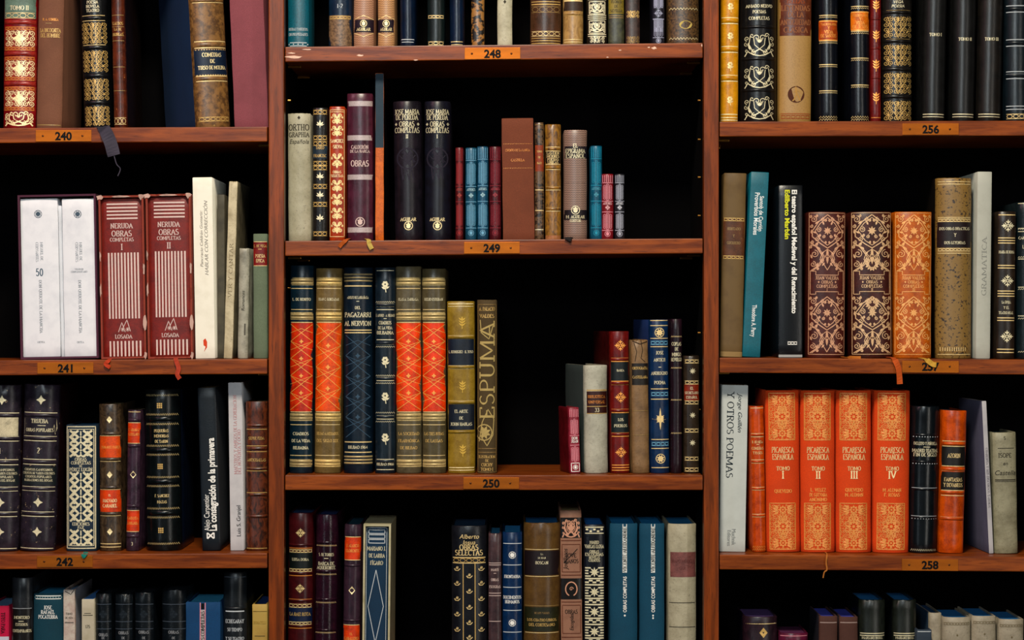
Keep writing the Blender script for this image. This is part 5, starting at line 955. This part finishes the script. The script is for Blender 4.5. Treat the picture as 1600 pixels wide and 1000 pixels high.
for i, (a, b_, c, d_, n, c1_, c2_, gc) in enumerate(((1264, 1319.5, 1261.5, 1325, 'I', '4c1c14', '36120e', 'c89878'), (1332, 1394.5, 1328.5, 1396, 'II', '42180f', '2c0f0c', 'd0ac84'), (1398.5, 1456, 1398, 1458.5, 'III', 'b05c18', '8a3e10', 'e0a464'))):
    gg = mat('gilt', gc, None, metal=.2)
    B('R1', a, b_, c, d_, 331, LE(c1_, c2_, rough=.4), ('thick dark red volume I covered in gilt arabesques on shelf 257', 'thick dark red volume II with gilt sunflowers around its title on shelf 257', 'thick faded orange volume III covered in gilt arabesques on shelf 257')[i],
      [('F', 334, 424, 'valera', gg, -.93, .93, 1.1), ('G', [(-.88, 460), (-.88, 424), (-.6, 424), (-.6, 430), (.6, 430), (.6, 424), (.88, 424), (.88, 460), (.6, 460), (.6, 456), (-.6, 456), (-.6, 460), (-.88, 460)], 1, gg), ('t', 434.5, 5, 'JUAN VALERA', gg, .62), ('t', 441, 4.8, 'OBRAS', gg, .32), ('t', 447.5, 4.8, 'COMPLETAS', gg, .56), ('t', 453, 4.2, n, gg, .12), ('o', 441, 1.8, 'diamond', gg, -.45), ('o', 441, 1.8, 'diamond', gg, .45), ('F', 462, 552, 'valera', gg, -.93, .93, 1.1), ('R', 333, 554, -.95, .95, .8, gg)] +
      ([('F', 399, 427, 'sunflower', gg, -.4, .4, 1), ('F', 461, 489, 'sunflower', gg, -.4, .4, 1)] if i == 1 else []), rnd=.14,
      ribbon=[[([(1315, 557, .05), (1318, 558, .02), (1330, 558.5, .005), (1345, 559, .001)], 5, 'a86424')], [([(1388, 558, .05), (1390, 558.5, .02), (1397, 560.5, -.002), (1404, 577, -.005), (1406, 600, -.004)], 9, 'b0501c')], [([(1437, 559, .05), (1440, 559.5, .02), (1447, 561.5, -.002), (1457, 569, -.004), (1463, 570, -.004)], 8, 'b89040')]][i])
B('R1', 1464.5, 1520, 1464.5, 1521, 278, mat('speck', '7c6030', '2c1e10', sc=300), 'thick speckled tan book with dark plum label on shelf 257',
  [('P', 347, 387, '1f0f12')]+[('F', y, y+5, 'chain', 'gilt') for y in (342, 388)]+[('L', y, 1, 'gilt') for y in (284, 288, 340, 396, 554)]+[('t', 357.5, 4.2, 'DOS OBRAS DIDACTICAS', 'cream', .86), ('t', 367.5, 5, 'Y', 'cream', .08), ('t', 379.5, 4.2, 'DOS LEYENDAS', 'cream', .6), ('C', 543, 549, 12, 1, 'gilt', -.8, .6)], rnd=.2, ragged=.0003, boards=LE('171310'))
B('R1', 1525, 1547, 1527.5, 1550.5, 268.5, mat('paper', 'a6a69c', '9a9a90'), 'tall plain white book leaning beside the speckled tan one on shelf 257', [('v', 370, 462, 0, 7, 'GRAMATICA', '868680', 1)], rnd=.08, soft=1)
B('R1', 1557.5, 1585.5, 1559, 1589, 330.5, LE('2c2118', '1c1510', rough=.32), 'brown black leather book with gilt lozenges between bands on shelf 257',
  [('L', y, 1.4, 'gilt') for y in (336, 372, 376, 380, 415, 419, 455, 459, 463, 497, 501, 546, 551)]+[('B', y, 3) for y in (374, 417, 457, 499)]+[('o', y, 10, 'damask', 'cream', .1) for y in (353, 439, 526)]+[('t', 394, 4.2, 'MARIA DE ROMA', 'cream', .85), ('t', 472.5, 4, 'LA ÓPERA', 'cream', .5), ('t', 481, 4, 'Y EL', 'cream', .3), ('t', 489, 4, 'TEATRO REAL', 'cream', .8)], rnd=.14)
simple('R1', 1590.5, 1628, 316, LE('101c20', '0a1316', rough=.32), 'green black leather book with gilt bands, cut by the frame on shelf 257', [('L', y, 1.2, 'cream') for y in (318, 357, 362, 405, 449, 494)]+[('Z', y, 2, 'cream', 3) for y in (358, 402, 452, 498, 550)]+[('t', 372, 4, 'CARLOS VILLAR', 'cream', .9), ('t', 386, 5, 'LA NOVELA', 'cream', .6)]+[('o', y, 6, 'rose', 'cream') for y in (338, 428, 475, 525)], rnd=.2)

# shelf 258
B('R2', 1124.5, 1163.5, 1127, 1170.5, 602, mat('paper', 'b8bab6', 'aeb0ac'), 'large pale grey paperback with black vertical title, leftmost on shelf 258',
  [('v', 615, 675, .42, 6.5, 'Jorge Guillén', '1d2a30', -1, 'i'), ('v', 613, 748, -.32, 10, 'Y OTROS POEMAS', '14232c', -1, 's'), ('v', 827, 852, .1, 6.5, 'Muchnik', '8a8c8a', -1, 'b'), ('v', 829, 853, -.25, 6, 'Editores', '8a8c8a', -1, 'b')], rnd=.03, soft=1)
B('R2', 1175.5, 1198, 1172.5, 1193.5, 635, LE('b84a12', '8a300c', rough=.32), 'thin orange leather book with raised bands on shelf 258',
  [('B', y, 4) for y in (680, 722, 764, 806)]+[('L', y, 1, 'gilt') for y in (638, 678, 683, 719, 724, 762, 766, 804, 808)]+[('t', 691, 3.8, 'R. DE MESA', 'gilt', .8), ('L', 695, .8, 'gilt', -.2, .2), ('t', 701, 4, 'COMEDIAS', 'gilt', .85), ('t', 708, 4, 'Y PASOS', 'gilt', .7), ('Z', 855, 3, 'orng', 3), ('Z', 859, 3, 'orng', 3)], rnd=.24)
RO = CL('c6450e')
for i, (a, b_, c, d_, n, ls, lab) in enumerate(((1199, 1250.5, 1195, 1250.5, 'I', ['QUEVEDO'], 'first'), (1252, 1306, 1251.5, 1305.5, 'II', ['L. VELEZ', 'DE GUEVARA', 'ANÓNIMO'], 'second'), (1308, 1362, 1306.5, 1363.5, 'III', ['QUEVEDO', 'M. ALEMAN'], 'third'), (1366, 1420.5, 1366, 1425, 'IV', ['M. ALEMAN', 'F. ROJAS'], 'fourth'))):
    B('R2', a, b_, c, d_, 610.5, RO, 'orange cloth volume '+n+' with gilt panels, '+lab+' of the four alike on shelf 258',
      [('F', 615, 688, 'picar', mat('gilt', 'dc9450', None, metal=.2), -.8, .72, 1), ('t', 703.5, 8.4, 'PICARESCA', 'gilt', .66, 's'), ('t', 714.5, 8.4, 'ESPAÑOLA', 'gilt', .63, 's'), ('t', 732.5, 6, 'TOMO', 'gilt', .42), ('t', 742.5, 11, n, 'lite', .36, 's')]+[('t', 768+7.5*k-(2 if len(ls) > 1 else 0), 5.2, q, 'orng', .52) for k, q in enumerate(ls)]+[('F', 787, 859, 'picar', mat('gilt', 'dc9450', None, metal=.2), -.8, .72, 1)], rnd=.16,
      ribbon=[([(1287, 862, .05), (1291, 864, .02), (1292, 868, -.002), (1291, 880, -.004), (1292, 890, -.004), (1288, 894, -.003), (1286, 903, -.002)], 2, 'a86a30')] if i == 1 else None)
B('R2', 1422, 1466, 1427, 1469.5, 635, LE('0e1418', '090d10', rough=.24, wear=.22, wc='5c6468'), 'glossy black leather book with dotted bands on shelf 258',
  [('B', y, 4) for y in (680, 722, 765, 809)]+[('D', y, 1.6, 'silver') for y in (683, 721, 725, 766, 811)]+[('L', y, .8, 'silver') for y in (679, 763, 807)]+[('Z', 642, 3, 'cream', 3), ('Z', 860, 3, 'cream', 3), ('t', 693.5, 4.4, 'DELEITO Y PIÑUELA', 'cream', .86), ('L', 699, .9, 'cream', -.2, .3), ('t', 704.5, 5.2, 'MADRID TEATRAL', 'cream', .94), ('t', 711, 5.2, 'FIN DE SIGLO', 'cream', .86)], rnd=.24, ragged=.0007, pages='38687c', cap=1)
B('R2', 1468, 1506, 1473, 1513, 642, LE('bc5016', '8a340c', wear=.12, wc='c08050'), 'orange leather book with two black labels on shelf 258',
  [('B', 694, 5), ('B', 734, 5), ('B', 770, 5), ('B', 811, 5), ('P', 697, 729, '17140f'), ('P', 738, 767, '1b160f'), ('t', 712.5, 6.2, 'AZORIN', 'gilt', .52), ('t', 750, 5.6, 'FANTASIAS', 'gilt', .74), ('t', 758.5, 5.6, 'Y DEVANEOS', 'gilt', .78)]+[('L', y, 1.1, 'gilt') for y in (645, 690, 698, 729, 736, 767, 775, 809)], rnd=.2, pages='38687c', cap=1)
B('R2', 1545.8, 1552.3, 1533.8, 1541.2, 627, mat('paper', 'aaa6a8', '98949a'), 'tall thin booklet with violet grey cover leaning beside the vellum book on shelf 258', [('v', 700, 794, .1, 3.4, 'CUARENTA Y SEIS DISCURSOS TARDIOS', '7a7478', -1)], rnd=.04, soft=1, boards=CL('4c4a5c'), depth=.145, yaw=.03)
B('R2', 1556, 1590, 1549.5, 1590, 676, mat('vellum', '8c8770', '6c6650'), 'squat crumpled vellum book with handwritten title, rightmost on shelf 258',
  [('t', 685, 5, 'S', 'ink', .15), ('L', 701, .9, 'ink', -.6, .8), ('t', 712, 6.5, 'ISOPE', 'ink', .7), ('t', 724.5, 6, 'en', 'ink', .3, 'i'), ('t', 739, 7.5, 'Castella', 'ink', .92, 'i'), ('L', 750.5, 1.6, 'ink', -.85, .9), ('L', 753, .9, 'ink', -.85, .9)], rnd=.14, ragged=.0005, pages='304c60', depth=.1)

# lowest right row
simple('R3', 1162, 1216, 964, mat('calf', '2c1720', '180c14'), 'dark plum leather book with ornamental gilt band in the lowest right row', [('F', 967, 974, 'scroll', 'fade', -.95, .95, .7), ('L', 975, 1, 'gilt'), ('o', 989, 8, 'diamond', 'gold', .15)], rnd=.2, pages='6a5088', boards=LE('14101c'), cap=1)
simple('R3', 1218, 1264, 990, LE('5c1a34', '3c1022', rough=.3), 'glossy burgundy book, lowest in the bottom right row', [('L', 994, 1, 'pink')], rnd=.2, pages='602a50', boards=LE('28101c'))
for i, (a, b_) in enumerate(((1280.5, 1309), (1312, 1341))):
    simple('R3', a, b_, 963+i, CL('4c3028'), ('left', 'right')[i]+' one of the twin brown cloth books with violet page tops, lowest right row', [('Z', 973, 1.5, 'fade', 2)], rnd=.12, pages='5a60d0', boards=CL('181420'))
for i, (a, b_, lab) in enumerate(((1343, 1384.5, 'wide'), (1396, 1433, 'narrower'))):
    simple('R3', a, b_, 937, mat('calf', '1c2019', '11140f'), lab+' black green book with paired gilt lines and blue page top, lowest right row', [('L', y, 1.4, 'cream') for y in (940, 943, 990, 993.5)]+[('t', 997, 3.6, 'MARIANO BRULL', 'cream', .8)], rnd=.2, ragged=.0012, pages='3484c4', boards=LE('0e1014'), cap=1)
simple('R3', 1432.5, 1456, 984, CL('323c48'), 'small slate blue cloth book standing in front in the bottom right row', [('L', 987, 1.2, 'silver', -.9, .9)], rnd=.08, rec=.02, pages='2c3038', depth=.02)
VB = mat('vellum', '9a907e', '7c7260')
for i, (a, b_, yt) in enumerate(((1452, 1471.5, 958), (1473.5, 1518, 965), (1519.5, 1557.5, 963), (1561, 1601, 968))):
    simple('R3', a, b_, yt, VB, ('narrow pale vellum book behind the slate one in the bottom right row', 'first wide vellum book with blue page top in the bottom right row', 'middle wide vellum book with blue page top in the bottom right row', 'last wide vellum book with blue page top at the right frame edge')[i],
      [('F', yt+8, yt+12, 'chain', '7a6e58'), ('o', yt+28, 2, 'diamond', '6c6048')] if i else [], rnd=.16, rec=.045 if i == 0 else .034, pages='3484c4' if i else '24507c', boards=CL('24384c') if i == 0 else None)
